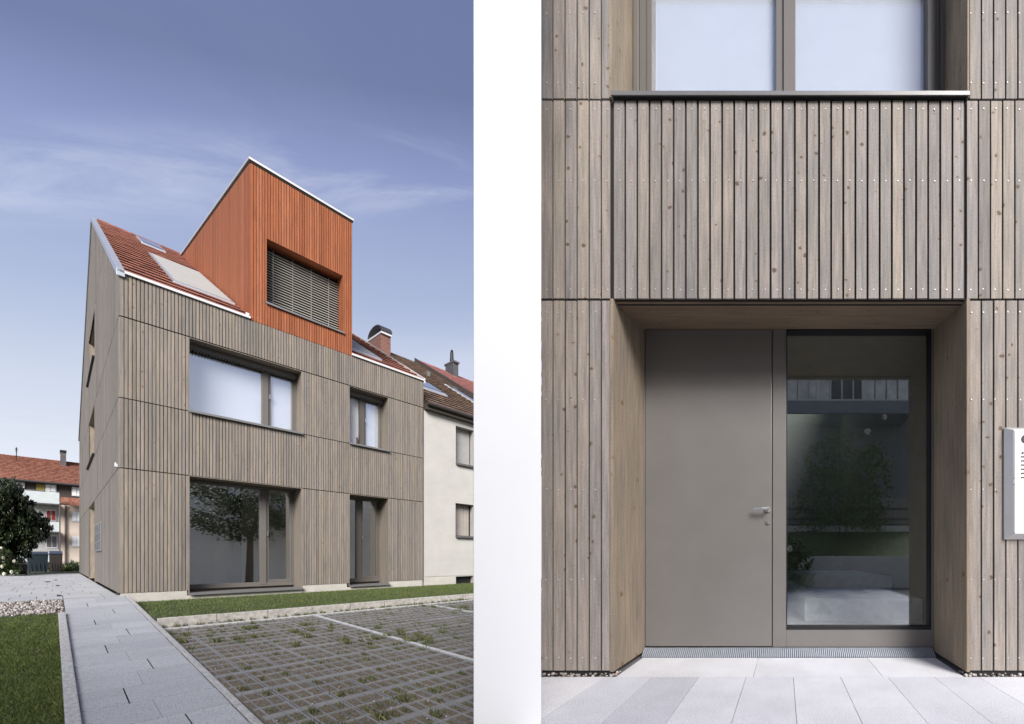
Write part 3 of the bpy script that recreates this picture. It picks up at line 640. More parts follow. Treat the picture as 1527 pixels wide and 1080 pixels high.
for e0, e1 in ((-.022, 1.39), (2.897, LU + .03)):
    mb = MB(); mb.box(e0, e1, -.05, .02, EAVE - .006, EAVE + .052)
    if e0 < 1: mb.box(1.33, 1.375, -.03, .02, EAVE + .062, EAVE + .12)
    mb.build('eave_flashing', WHITEM, house, bev=.004)
def verge(u0, u1, h0, h1, m, nm):
    mb = MB()
    for (wa, wb, f) in ((-.05, RIDW, gable), (RIDW, LW + .1, gable)):
        za, zb = (f(max(wa, 0)) + SL * min(wa, 0), RIDZ) if wb == RIDW else (RIDZ, 6.83 - SLB * .1)
        mb.hexa([(u0, wa, za - h0), (u1, wa, za - h0), (u1, wb, zb - h0), (u0, wb, zb - h0), (u0, wa, za + h1), (u1, wa, za + h1), (u1, wb, zb + h1), (u0, wb, zb + h1)])
    mb.build(nm, m, house, bev=.004)
verge(-.022, .055, .06, .085, ZINC, 'verge_flashing'); verge(LU, LU + .03, .05, .11, WHITEM, 'verge_flashing')
# roof lights and panels
def on_roof(name, parent, pts, m, h0, h1, ins=0.0, z=zroof):
    """panel lying on the roof slope: pts = (u0,u1,w0,w1)"""
    u0, u1, w0, w1 = pts; mb = MB()
    mb.hexa([(u0, w0, z(w0) + h0), (u1, w0, z(w0) + h0), (u1, w1, z(w1) + h0), (u0, w1, z(w1) + h0), (u0, w0, z(w0) + h1), (u1, w0, z(w0) + h1), (u1, w1, z(w1) + h1), (u0, w1, z(w1) + h1)])
    return mb.build(name, m, parent, bev=.004)
PALE_PANEL = plain('pale_shutter_fabric', (0.335, 0.34, 0.325), 0.7, 0, 0.06, 4)
def skylight(parent, u0, u1, w0, w1, face, z=zroof, fm=ZINC, h=.085):
    s = on_roof('skylight', parent, (u0, u1, w0, w1), fm, .02, h, z=z)
    on_roof('pane', s, (u0 + .03, u1 - .03, w0 + .25, w1 - .2), face, h + .002, h + .02, z=z); return s
skylight(house, .60, 1.335, 1.15, 6.15, PALE_PANEL)
skylight(house, .64, 1.02, 8.9, 10.75, GLASS_DARK)
skylight(house, 2.96, 3.70, 0.9, 5.6, PALE_PANEL)

# orange dormer
dormer = MB()
DS = .154; DWIN = (1.60, 2.742, 7.29, 8.92)
dtop = lambda w: DOR[3] + DS * w
grid_wall(dormer, DOR[0] + .02, DOR[1] - .02, 6.74, DOR[3] - .02, [DWIN], lambda m, a, b, c, d: m.box(a, b, 0.022, 0.05, c, d))
for u_ in (DOR[0] + .02, DOR[1] - .03): dormer.hexa([(u_, .05, 6.74), (u_ + .01, .05, 6.74), (u_ + .01, 11.4, 12.2), (u_, 11.4, 12.2), (u_, .05, dtop(.05)), (u_ + .01, .05, dtop(.05)), (u_ + .01, 11.4, dtop(11.4)), (u_, 11.4, dtop(11.4))])
dm = dormer.build('dormer', DARK, house)
cl = MB()
boards(cl, DOR[0], DOR[1], P, .0072, DOR[2], DOR[3] - .005, [DWIN], lambda m, a, b, c, t0, t1, j: m.box(a, b, -.010 + j, .020, c, t0), .0015)
for side, (x0, x1) in (('l', (DOR[0] - .006, DOR[0] + .018)), ('r', (DOR[1] - .018, DOR[1] + .006))):
    w_ = 0.022
    while w_ < 11.2:
        e = w_ + .158; zb = lambda w: max(6.70, zroof(w) - .1)
        cl.hexa([(x0, w_, zb(w_)), (x1, w_, zb(w_)), (x1, e, zb(e)), (x0, e, zb(e)), (x0, w_, dtop(w_) - .01), (x1, w_, dtop(w_) - .01), (x1, e, dtop(e) - .01), (x0, e, dtop(e) - .01)]); w_ += .165
cl.build('cladding', T_ORANGE, dm)
mb = MB(); o_ = .025
mb.hexa([(DOR[0] - o_, -.05, dtop(-.05) + .03), (DOR[1] + o_, -.05, dtop(-.05) + .03), (DOR[1] + o_, 11.3, dtop(11.3) + .03), (DOR[0] - o_, 11.3, dtop(11.3) + .03), (DOR[0] - o_, -.05, dtop(-.05) + .085), (DOR[1] + o_, -.05, dtop(-.05) + .085), (DOR[1] + o_, 11.3, dtop(11.3) + .085), (DOR[0] - o_, 11.3, dtop(11.3) + .085)])
mb.build('roof_flashing', plain('light_flashing', (0.62, 0.60, 0.58), .4, .2, .04), dm)
mb = MB()
mb.hexa([(DOR[0] - .012, -.025, dtop(0) - .03), (DOR[1] + .012, -.025, dtop(0) - .03), (DOR[1] + .012, 11.2, dtop(11.2) - .03), (DOR[0] - .012, 11.2, dtop(11.2) - .03), (DOR[0] - .012, -.025, dtop(0) + .028), (DOR[1] + .012, -.025, dtop(0) + .028), (DOR[1] + .012, 11.2, dtop(11.2) + .028), (DOR[0] - .012, 11.2, dtop(11.2) + .028)])
mb.build('roof_edge', DARK, dm)
mb = MB(); t = .012; a0, a1, z0, z1 = DWIN; dd = .5
FRONT(mb, a0 - t, a0, -.006, dd, z0, z1 + t); FRONT(mb, a1, a1 + t, -.006, dd, z0, z1 + t); FRONT(mb, a0, a1, -.006, dd, z1, z1 + t)
mb.build('reveal', T_ORANGE, dm)
mb = MB(); z = z0 + .05
while z < z1 - .12:
    mb.hexa([(a0 + .008, .31, z), (a1 - .008, .31, z), (a1 - .008, .38, z + .055), (a0 + .008, .38, z + .055), (a0 + .008, .30, z + .006), (a1 - .008, .30, z + .006), (a1 - .008, .37, z + .061), (a0 + .008, .37, z + .061)]); z += .070
for u_ in (a0 + .13, a0 + .41, a0 + .69, a0 + .97): mb.box(u_ - .003, u_ + .003, .29, .296, z0 + .05, z1 - .1)
mb.build('blind', BLINDG, dm)
mb = MB(); mb.box(a0, a1, .46, .48, z0, z1); mb.build('window', BLACK, dm)
mb = MB(); mb.box(a0 - .02, a1 + .02, -.06, .46, z0 - .022, z0); mb.box(a0 - .02, a1 + .02, -.066, -.06, z0 - .045, z0 + .002); mb.build('sill', SILLM, dm)

# fittings on the gable wall
mp = plot_thing('letterbox_panel', 'flat steel letterbox panel fixed to the shaded gable side of the timber house', 'letterbox', 0, 5.58, .97)
mb = MB(); mb.box(-.022, 0, 0, 2.95, 0, .82); mb.build('housing', plain('grey_steel_frame', (.22, .22, .22), .4, .5), mp, bev=.005)
mb = MB()
for i in range(3):
    for j in range(3): mb.box(-.026, -.0225, .15 + i * .92, .95 + i * .92, .06 + j * .25, .27 + j * .25)
mb.build('flap', plain('dark_flap', (0.06, 0.06, 0.065), .25, .5), mp)
wl_ = plot_thing('wall_lamp', 'small white sensor lamp at the house corner above the ground floor seam', 'lamp', 0, .28, 2.69)
mb = MB(); mb.box(-.012, 0, -.05, .12, 0, .07); mb.build('bracket', WHITEM, wl_, bev=.006)
mb = MB(); mb.box(-.026, -.012, -.03, .10, .01, .10); mb.build('lamp_head', WHITEM, wl_, bev=.008)

# ------------------------------------------------------------------ neighbours along the street
nb = plot_thing('neighbour_house', 'cream rendered house with brown tiled roof beside the timber house', 'house', 4.352, 0, 0)
nb_u0 = 4.352
NW = [(5.147 - nb_u0, 5.63 - nb_u0, 4.20, 5.53), (5.14 - nb_u0, 5.63 - nb_u0, 1.58, 2.745)]
NZ = 5.76; NL = 3.20
mb = MB(); BW = (5.155 - nb_u0, 5.62 - nb_u0, -.16, .10)
grid_wall(mb, 0.006, NL, 0.14, NZ, NW, lambda m, a, b, c, d: m.box(a, b, .0, .3, c, d))
mb.box(.006, NL, .3, 22, -.3, NZ)
mb.hexa([(.01, .4, NZ), (NL, .4, NZ), (NL, 22, NZ), (.01, 22, NZ), (.01, 10.6, 11.3), (NL, 10.6, 11.3), (NL, 11.4, 11.3), (.01, 11.4, 11.3)])
mb.build('wall', CREAM, nb)
mb = MB(); grid_wall(mb, 0.006, NL, -.4, .136, [BW], lambda m, a, b, c, d: m.box(a, b, .012, .3, c, d)); mb.build('plinth', PLINTH, nb)
mb = MB(); mb.box(BW[0], BW[1], .2, .25, BW[2], BW[3]); mb.build('basement_window', BLACK, nb)
SHRUBL = by_island('garden_leaves', [(0, (0.05, 0.085, 0.02)), (0.6, (0.10, 0.16, 0.035)), (1, (0.19, 0.24, 0.07))], 0.55, 0, 5, 0.1)
SHUT = plain('grey_roller_shutter', (0.33, 0.32, 0.31), .6)
for k, (a0, a1, z0, z1) in enumerate(NW):
    mb = MB(); ring_frame(mb, a0 + .002, a1 - .002, z0 + .002, z1 - .002, .02, .26, .30, FRONT); fr = mb.build('window', BLACK, nb)
    mb = MB()
    if k == 0:
        z = z0 + .02
        while z < z1 - .06: mb.box(a0 + .022, a1 - .022, .255, .27, z, z + .045); z += .05
        mb.build('shutter', SHUT, fr)
    else:
        n_ = 12; st = (a1 - a0 - .05) / n_
        for q in range(n_): mb.box(a0 + .025 + q * st, a0 + .025 + (q + .85) * st, .27 + .01 * (q % 2), .29, z0 + .02, z1 - .02)
        mb.build('curtain', plain('taupe_curtain', (0.36, 0.32, 0.29), .9), fr)
    mb = MB(); mb.box(a0 - .01, a1 + .01, -.10, .26, z0 - .075, z0 - .002); mb.build('sill', plain('dark_stone_sill', (.10, .095, .09), .6), fr, bev=.004)
NR = lambda w: 5.98 + (11.86 - 5.98) / 11.2 * (w + .2)
tiled('roof', nb, 0.05, NL, -.20, 11.0, NR, 26, .085, TILE_BROWN, None, .06)
mb = MB(); mb.box(.004, NL, -.2, .02, NZ, 5.95); mb.build('eave_board', plain('dark_eave_timber', (.05, .038, .03), .8), nb)
mb = MB()
for q in range(1): mb.tube((.0, -.27, 5.93), (NL, -.27, 5.93), .06, n=10)
mb.build('gutter', plain('dark_gutter', (.06, .05, .045), .4, .4), nb)
mb = MB()
for q in range(26): mb.tube((.05 + q * .12, 11.0, 11.85), (.05 + q * .12 + .125, 11.0, 11.85), .075, .065, 8)
mb.build('ridge', TILE_BROWN, nb)
skylight(nb, .62, 1.40, 2.3, 3.9, GLASS_DARK, NR, ZINC, .09)
skylight(nb, 2.50, 2.98, 2.9, 5.7, GLASS_DARK, NR, WHITEM, .09)
mb = MB(); mb.box(2.36, 2.46, 7.0, 7.4, NR(7.0), NR(7.0) + .25); mb.build('roof_vent', SILLM, nb)
def deck(parent, u1, zf):
    mb = MB(); a, b = -.15, 11.0
    mb.hexa([(.006, a, zf(a) - .12), (u1, a, zf(a) - .12), (u1, b, zf(b) - .12), (.006, b, zf(b) - .12), (.006, a, zf(a)), (u1, a, zf(a)), (u1, b, zf(b)), (.006, b, zf(b))])
    mb.hexa([(.006, b, zf(b) - .12), (u1, b, zf(b) - .12), (u1, 22.3, zf(a) - .12), (.006, 22.3, zf(a) - .12), (.006, b, zf(b)), (u1, b, zf(b)), (u1, 22.3, zf(a)), (.006, 22.3, zf(a))]); mb.build('roof_deck', DARK, parent)
deck(nb, NL, NR)
# chimneys
uC, _z = fac(568, 525, 9.6); uR, _z = fac(582.5, 525, 9.6); zt = fac(568, 497, 9.6)[1]
wB = 9.6
while fac(549.5, 510, wB)[0] > uC and wB > 5: wB -= .05
while fac(549.5, 510, wB)[0] < uC and wB < 20: wB += .05
ch = MB(); ch.box(uC - nb_u0, uR - nb_u0, 9.6, wB, 10.4, zt); chim = ch.build('chimney', BRICK_M, nb)
mb = MB(); a, b = uC - nb_u0 - .015, uR - nb_u0 + .015; mb.box(a, b, 9.5, wB + .1, zt, zt + .09); mb.build('chimney_slab', WHITEM, chim)
mb = MB(); n_ = 9; wm, wr = (9.5 + wB) / 2, (wB - 9.4) / 2
for q in range(n_):
    t0, t1 = math.pi * q / n_, math.pi * (q + 1) / n_
    p = lambda t, r: (wm - math.cos(t) * wr * r, zt + .12 + math.sin(t) * .46 * r)
    (y0, z0), (y1, z1), (y2, z2), (y3, z3) = p(t0, 1), p(t1, 1), p(t1, .9), p(t0, .9)
    mb.hexa([(a, y3, z3), (b, y3, z3), (b, y2, z2), (a, y2, z2), (a, y0, z0), (b, y0, z0), (b, y1, z1), (a, y1, z1)])
mb.build('chimney_hood', plain('dark_sheet_hood', (.05, .05, .055), .5, .4), chim)

RH0 = 4.352 + NL + .01
rh = plot_thing('red_roofed_house', 'farther house with rose-red tiled roof standing beyond the brown roof', 'house', RH0, 0, 0)
mb = MB(); mb.box(0, 6, .1, 22, -.3, 6.0); mb.hexa([(0, .1, 6.0), (6, .1, 6), (6, 22, 6), (0, 22, 6), (0, 10.8, 11.9), (6, 10.8, 11.9), (6, 11.2, 11.9), (0, 11.2, 11.9)]); mb.build('wall', CREAM, rh)
R3 = lambda w: 6.12 + (12.04 - 6.12) / 11.2 * (w + .2)
tiled('roof', rh, 0.0, 6, -.2, 11.0, R3, 30, .10, TILE_ROSE, None, .06)
deck(rh, 6, R3)
mb = MB()
for q in range(40): mb.tube((q * .15, 11.0, 12.03), (q * .15 + .155, 11.0, 12.03), .08, .07, 8)
mb.build('ridge', TILE_ROSE, rh)
mb = MB(); mb.hexa([(-.05, -.25, 5.95), (0, -.25, 5.95), (0, 11, 11.85), (-.05, 11, 11.85), (-.05, -.25, 6.2), (0, -.25, 6.2), (0, 11, 12.14), (-.05, 11, 12.14)]); mb.build('verge', plain('dark_verge', (.06, .045, .04), .8), rh)
u0_, _ = fac(676, 560, 10.0); u1_, _ = fac(683.5, 560, 10.0); zt3 = fac(676, 540, 10)[1]; wB3 = 10.0
while fac(664.5, 550, wB3)[0] < u0_ and wB3 < 20: wB3 += .05
mb = MB(); mb.box(u0_ - RH0, u1_ - RH0, 10.0, wB3, 10.5, zt3); c3 = mb.build('chimney', plain('slate_chimney', (.07, .07, .075), .7, 0, .15, 8), rh)
mb = MB(); mb.box(u0_ - RH0 - .02, u1_ - RH0 + .02, 9.9, wB3 + .1, zt3, zt3 + .1); mb.build('chimney_cap', plain('dark_cap', (.09, .09, .09), .6), c3)
um = (u0_ + u1_) / 2 - RH0
mb = MB(); mb.tube((um, (10 + wB3) / 2, zt3 + .1), (um, (10 + wB3) / 2, zt3 + .75), .09, .07, 8); mb.blob((um, (10 + wB3) / 2, zt3 + .8), .05, .12, .12); mb.build('flue', BLACK, c3)

# ------------------------------------------------------------------ flats behind the court
BGW = 46.0
bf = plot_thing('block_of_flats', 'pale block of flats with orange tiled roof and balconies behind the court', 'apartment block', 0, BGW, 0)
def B(X, Y, dw=0.0): u, z = fac(X, Y, BGW + dw); return u, z
ue0, ue1 = B(-60, 720)[0], B(135, 720)[0]; ez = B(60, 720)[1]; rz2 = B(60, 684, 7)[1]
mb = MB(); mb.box(ue0, ue1, 0, 14, -.5, ez)
WALLB = mb.build('wall', PINKISH, bf)
RB = lambda w: ez + (rz2 - ez) * (w + .5) / 7.5
tiled('roof', bf, ue0, ue1, -.5, 7.0, RB, 18, .07, TILE_ORANGE, None, .10)
mb = MB(); mb.hexa([(ue0, 7, ez), (ue1, 7, ez), (ue1, 14, ez), (ue0, 14, ez), (ue0, 7, rz2), (ue1, 7, rz2), (ue1, 7.1, rz2), (ue0, 7.1, rz2)]); mb.build('roof', TILE_ORANGE, bf)
mb = MB(); mb.tube((ue0, -.6, ez - .02), (ue1, -.6, ez - .02), .09, n=8); mb.build('gutter', BLACK, bf)
DARKREC = plain('shaded_loggia_timber', (0.055, 0.042, 0.035), .9)  # dark tone carries the shade of the loggia recess, built as flat sheets
def bgbox(nm, X0, X1, Y0, Y1, d0, d1, m, parent, X=None):
    u0, zt_ = B((X0), (Y0), d0); u1, zb_ = B(X1, Y1, d0); zt_ = B((X0 + X1) / 2, Y0, d0)[1]; zb_ = B((X0 + X1) / 2, Y1, d0)[1]
    mb = MB(); mb.box(u0, u1, d0, d1, zb_, zt_); return mb.build(nm, m, parent)
bgbox('loggia_wall', -40, 89, 717, 744, -.06, -.003, DARKREC, bf)
bgbox('loggia_wall', 89.4, 134, 725, 744, -.06, -.003, DARKREC, bf)
PANEW = plain('white_window_blind', (.72, .73, .74), .7)
REDC = plain('red_curtain', (.28, .05, .04), .9)
OLIVE = plain('olive_awning', (.25, .22, .06), .9)
bgbox('awning', 54, 67, 722, 732, -.12, -.062, OLIVE, bf)
def bgwin(X0, X1, Y0, Y1, face, d0=-.08):
    f = bgbox('window', X0, X1, Y0, Y1, d0, -.004 if d0 > -.1 else d0 + .04, WHITEM, bf)
    xm = (X0 + X1) / 2; ix = (X1 - X0) * .10; iy = (Y1 - Y0) * .10
    for a, b in ((X0 + ix, xm - ix * .5), (xm + ix * .5, X1 - ix)): bgbox('pane', a, b, Y0 + iy, Y1 - iy, d0 - .02, d0 - .003, face, f)
    return f
bgwin(22, 37, 719, 737, PANEW, -.14); bgwin(67.5, 84, 722, 737, PANEW, -.14)
bgwin(107, 122, 726.5, 740, PANEW, -.14)
bgwin(68, 84, 760, 778, REDC); bgwin(68, 86, 798, 818, plain('dim_pane', (.14, .13, .13), .2))
bgwin(107, 122, 763, 778, PANEW); bgwin(107, 122, 800, 815.5, PANEW)
GREYW = plain('grey_balcony_wall', (.42, .41, .40), .9)
bgbox('balcony_back_wall', 20, 89, 750, 846, -.003 - .02, -.003, GREYW, bf)
PANELW = plain('pale_balcony_panel', (.46, .49, .49), .6)
def balcony(X0, X1, Y0, Y1):
    bl = bgbox('balcony', X0, X1, Y0, Y1, -1.55, -1.5, PANELW, bf)
    bgbox('balcony_floor', X0, X1, Y1 - 1.2, Y1 + 1.4, -1.5, -.03, plain('balcony_slab', (.18, .18, .18), .8), bl)
    bgbox('handrail', X0, X1, Y0 - 1.6, Y0 - .8, -1.56, -1.5, SILLM, bl)
balcony(33, 88.5, 733, 750); balcony(20, 88.5, 777.5, 792); balcony(20, 88.5, 823, 838)
u0_, z0_ = B(90, 753, -.9); u1_, _ = B(136, 753, -.9); zt_ = B(100, 742, 0)[1]
mb = MB()
for i in range(4):
    f0, f1 = i / 4, (i + 1.05) / 4; k = u0_
    while k < u1_:
        mb.hexa([(k, -.9 + .9 * f0, z0_ + (zt_ - z0_) * f0), (k + .05, -.9 + .9 * f0, z0_ + (zt_ - z0_) * f0), (k + .05, -.9 + .9 * f1, z0_ + (zt_ - z0_) * f1), (k, -.9 + .9 * f1, z0_ + (zt_ - z0_) * f1)] + [(k, -.9 + .9 * f0, z0_ + (zt_ - z0_) * f0 + .09), (k + .05, -.9 + .9 * f0, z0_ + (zt_ - z0_) * f0 + .09), (k + .05, -.9 + .9 * f1, z0_ + (zt_ - z0_) * f1 + .02), (k, -.9 + .9 * f1, z0_ + (zt_ - z0_) * f1 + .02)]); k += .052
mb.build('pent_roof', TILE_ORANGE, bf)
ud_, _ = B(98, 800, -.1); mb = MB(); mb.tube((ud_, -.1, -.3), (ud_, -.1, B(98, 754, -.1)[1]), .035, n=8); mb.tube((B(89.2, 800, -1.5)[0], -1.5, -.3), (B(89.2, 800, -1.5)[0], -1.5, B(89, 750, -1.5)[1]), .022, n=8); mb.build('downpipe', plain('brown_downpipe', (.09, .06, .05), .5), bf)
ca, cb = B(90, 690, 5)[0], B(98.6, 690, 5)[0]; mb = MB(); mb.box(ca, cb, 5, 6.6, RB(5) - .4, B(94, 675, 5)[1]); cc = mb.build('chimney', plain('grey_chimney', (.085, .08, .08), .8, 0, .2, 6), bf)
mb = MB(); mb.box(ca - .015, cb + .015, 4.9, 6.7, B(94, 673.5, 5)[1], B(94, 671.5, 5)[1]); mb.build('chimney_cap', BLACK, cc)
ua = B(24.5, 690, 5)[0]; mb = MB(); mb.tube((ua, 5, RB(5)), (ua, 5, B(24, 667, 5)[1]), .016, n=6)
for Y in (669, 673): mb.tube((ua - .05, 5, B(24, Y, 5)[1]), (ua + .05, 5, B(24, Y, 5)[1]), .014, n=6)
mb.box(ua - .03, ua + .03, 4.95, 5.05, B(24, 671.5, 5)[1], B(24, 669.5, 5)[1]); mb.build('aerial', BLACK, bf)

# waste containers
def bins(nm, label, X0, X1, Y0, Y1, w_, m, lidm, lid_over=True):
    u0, z1_ = fac(X0, Y0, w_); u1, _ = fac(X1, Y0, w_)
    t = plot_thing(nm, label, 'bin', u0, w_, -.02); du = u1 - u0
    mb = MB(); i_ = du * .06
    mb.hexa([(i_, .1, .06), (du - i_, .1, .06), (du - i_, 1.2, .06), (i_, 1.2, .06), (0, 0, z1_ * .88), (du, 0, z1_ * .88), (du, 1.3, z1_ * .88), (0, 1.3, z1_ * .88)])
    for q in range(1, 5): mb.box(du * q / 5 - .006, du * q / 5 + .006, -.012 + .1 * .5, .06, .1, z1_ * .85)
    mb.build('body', m, t, bev=.01)
    mb = MB(); mb.hexa([(-.01, -.05, z1_ * .885), (du + .01, -.05, z1_ * .885), (du + .01, 1.35, z1_ * .885), (-.01, 1.35, z1_ * .885), (.01, .05, z1_ * .95), (du - .01, .05, z1_ * .95), (du - .01, 1.3, z1_ * 1.04), (.01, 1.3, z1_ * 1.04)]); mb.build('lid', lidm, t, bev=.01)
    for a in (.12, .88):
        mb = MB(); mb.tube((du * a - .012, .3, .05), (du * a + .012, .3, .05), .055, n=10); mb.build('wheel', BLACK, t)
    return t
TEAL = plain('teal_plastic', (.014, .026, .033), .5); NAVY = plain('navy_plastic', (.03, .04, .07), .5); GREYP = plain('dark_grey_plastic', (.018, .019, .021), .5); BRNP = plain('brown_black_plastic', (.028, .022, .02), .5)
bins('waste_container', 'wide dark teal waste container between the yew and the dark brown bin', 40, 72, 823, 852, 27.5, TEAL, TEAL)
bins('waste_container', 'dark brown waste container with blue-grey lid below the balconies', 73, 93.5, 822, 850, 30.0, BRNP, NAVY)
bins('wheeled_bin', 'small black wheeled bin in front of the yew', 24, 41, 840, 858.5, 21.6, GREYP, GREYP)

# ------------------------------------------------------------------ planting on the left
def leafcloud(mb, blobs, w_, dens, size, wr=1.2, su=0.42, keep=1.0):
    """clumps of small leaf faces filling each branch mass"""
    for (X, Y, rx, ry) in blobs:
        dw = random.uniform(-.5, .5); u0, z0 = fac(X, Y, w_ + dw); ru = abs(fac(X + rx, Y, w_ + dw)[0] - u0); rz0 = abs(fac(X, Y - ry, w_ + dw)[1] - z0)
        ncl = max(6, int(rx * ry * dens / 9))
        for _ in range(ncl):
            while True:
                a, b, c = (random.uniform(-1, 1) for _ in range(3))
                if .25 < a * a + b * b + c * c < 1.1: break
            pu, pw, pzv = u0 + a * ru, w_ + dw + b * wr, z0 + c * rz0
            for _ in range(9):
                s = size * random.uniform(.6, 1.3); lu, lw, lz = random.gauss(0, ru * .09 + .006), random.gauss(0, .14), random.gauss(0, rz0 * .09 + .02)
                d = Vector((random.uniform(-1, 1) * su, random.uniform(-1, 1), random.uniform(-.8, .9))).normalized() * s; d.x *= su
                e = Vector((random.uniform(-1, 1) * su, random.uniform(-1, 1), random.uniform(-1, 1))).normalized() * s * .42; e.x *= su
                p = Vector((pu + lu, pw + lw, max(pzv + lz, .02)))
                mb.poly([p - e, p + d * .5 - e * .6, p + d, p + d * .5 + e * .6, p + e])
def trunk(mb, u, w_, h, r, limbs):
    mb.tube((u, w_, -.1), (u + .01, w_, h), r, r * .45, 8)
    for (du, dw, z0, z1) in limbs: mb.tube((u, w_, z0), (u + du, w_ + dw, z1), r * .45, r * .12, 6)
yew = plot_thing('yew_tree', 'dark green spreading yew at the left edge of the court', 'tree')
yb = [(6, 742, 16, 18), (26, 738, 7, 12), (10, 768, 24, 22), (33, 760, 13, 14), (36, 781, 22, 16), (56, 783, 16, 12), (69, 790, 7, 5), (50, 797, 18, 10), (14, 800, 26, 20), (36, 810, 16, 14), (6, 826, 22, 18), (26, 834, 12, 12), (46, 764, 7, 6), (14, 727, 4, 7), (62, 799, 9, 5), (-8, 790, 24, 40),
      (70, 788, 9, 3), (64, 775, 9, 3), (54, 766, 8, 3), (46, 753, 6, 4), (37, 744, 5, 6), (32, 731, 3, 8), (20, 722, 3, 8), (8, 722, 3, 7), (58, 806, 9, 3), (47, 815, 8, 3), (72, 795, 5, 2), (40, 826, 7, 4)]
mb = MB(); leafcloud(mb, yb, 24.5, 4.2, .17); mb.build('crown', NEEDLE, yew, fix=False)
yu = fac(12, 850, 24.5)[0]
mb = MB(); trunk(mb, yu, 24.5, 2.6, .05, [(.15, -.3, .8, 2.2), (.3, .3, 1.0, 1.9), (-.2, .2, 1.2, 3.0), (.1, .4, 1.6, 3.3)]); mb.build('trunk', BARK, yew)
hy = plot_thing('hydrangea_bush', 'leafy bush with cream flower heads at the left edge below the yew', 'bush')
mb = MB(); leafcloud(mb, [(2, 832, 14, 16), (14, 846, 14, 10), (0, 850, 12, 8), (24, 850, 8, 7)], 21.0, 4.0, .13, .8); mb.build('leaves', LEAF, hy, fix=False)
mb = MB(); hu = fac(8, 850, 21)[0]
for q in range(6): mb.tube((hu + random.uniform(-.03, .03), 21, 0), (hu + random.uniform(-.12, .12), 21 + random.uniform(-.3, .3), random.uniform(.3, .7)), .008, .004, 5)
mb.build('stem', BARK, hy)
for (X, Y) in ((5, 832), (2, 818), (21, 837), (17, 853), (6, 856), (3, 845)):
    mb = MB(); u_, z_ = fac(X, Y, 20.0)
    for _ in range(40):
        a, b, c = (random.gauss(0, 1) for _ in range(3)); n_ = math.sqrt(a * a + b * b + c * c)
        mb.blob((u_ + a / n_ * .022, 20.0 + b / n_ * .055, z_ + c / n_ * .06), .009, .022, .022, 5)
    mb.build('flower_head', PETAL, hy, fix=False)
lh = plot_thing('low_hedge', 'low clipped green hedge beyond the court between the bins and timber house', 'hedge')
mb = MB(); leafcloud(mb, [(80, 851, 8, 5), (92, 850, 8, 6), (104, 849, 8, 6), (115, 848, 7, 8), (110, 842, 6, 5), (98, 846, 7, 4)], 33.0, 9, .14, 1.0); mb.build('leaves', LEAF, lh, fix=False)
mb = MB()
for X in (80, 92, 104, 115):
    u_ = fac(X, 850, 33)[0]; mb.tube((u_, 33, -.05), (u_ + .01, 33, .3), .01, .005, 5)
mb.build('stem', BARK, lh)
# recessed court lights
for (X, Y, lab) in ((88, 889, 'nearest to the gravel strip'), (86, 874, 'second from the gravel strip'), (83, 865.5, 'farthest from the gravel strip')):
    u_, w_ = gnd(X, Y)
    t = plot_thing('ground_light', 'small square ground light in the court paving, ' + lab, 'ground light', u_, w_, 0, 'row of ground lights in the court')
    s = .018; mb = MB(); ring_frame(mb, -s, s, -s * 8, s * 8, .006, 0, .02, lambda m, a, b, c, d, e, f: m.box(a, b, e, f, c, d), tb=.04); mb.build('frame', BLACK, t)
    mb = MB(); mb.box(-s + .006, s - .006, -s * 8 + .04, s * 8 - .04, .002, .014); mb.build('lens', SILLM, t)
u_, w_ = gnd(71, 868); t = plot_thing('drain_cover', 'flat dark drain cover lying in the court paving', 'drain cover', u_, w_, 0)
mb = MB(); ring_frame(mb, -.03, .03, -.3, .3, .005, 0, .012, lambda m, a, b, c, d, e, f: m.box(a, b, e, f, c, d), tb=.04)
for q in range(6): mb.box(-.025 + q * .0088, -.021 + q * .0088, -.26, .26, .001, .011)
mb.build('grate', BLACK, t)
# ------------------------------------------------------------------ entrance building on the right
K = EYE / 177; Y0 = FPX * K                  # the boards' face stands 2.05 m from the camera
X_ = lambda p: (p - PX) * K
Z_ = lambda p: EYE + (PY - p) * K
eb = thing('entrance_building', 'grey timber-clad entrance facade with recessed taupe door and wide upper window', 'building', (0, Y0, 0))
XL, XR, ZT, BACK = X_(807), 2.75, 6.0, 7.2  # local y = distance behind the boards' face
DO = (X_(915), X_(1441), -0.02, Z_(446.5)); UP = (X_(912), X_(1442), Z_(146), 5.55)
HOLES = [DO, UP]
PB = 18.08 * K
a_first = X_(824.3) - PB
cl = MB()
rows = {0: (Z_(1000), Z_(448.5)), 1: (Z_(445), Z_(150.5)), 2: (Z_(147), ZT)}
def put_near(m, a, b, c, t0, t1, j): m.box(max(a, XL), b, j, .009, c, t0)
for k, (c, d) in rows.items():
    if k == 1:
        boards(cl, a_first, X_(910.5), PB, .0108, c, d, [], put_near, .0015)
        boards(cl, X_(914), X_(1440), PB, .0138, c, d, [], put_near, .0015)
        boards(cl, X_(1441), XR, PB, .0108, c, d, [], put_near, .0015)
    else:
        boards(cl, a_first, X_(910.3), PB, .0108, c, d, [], put_near, .0015); boards(cl, X_(1445.5), XR, PB, .0108, c, d, [], put_near, .0015)
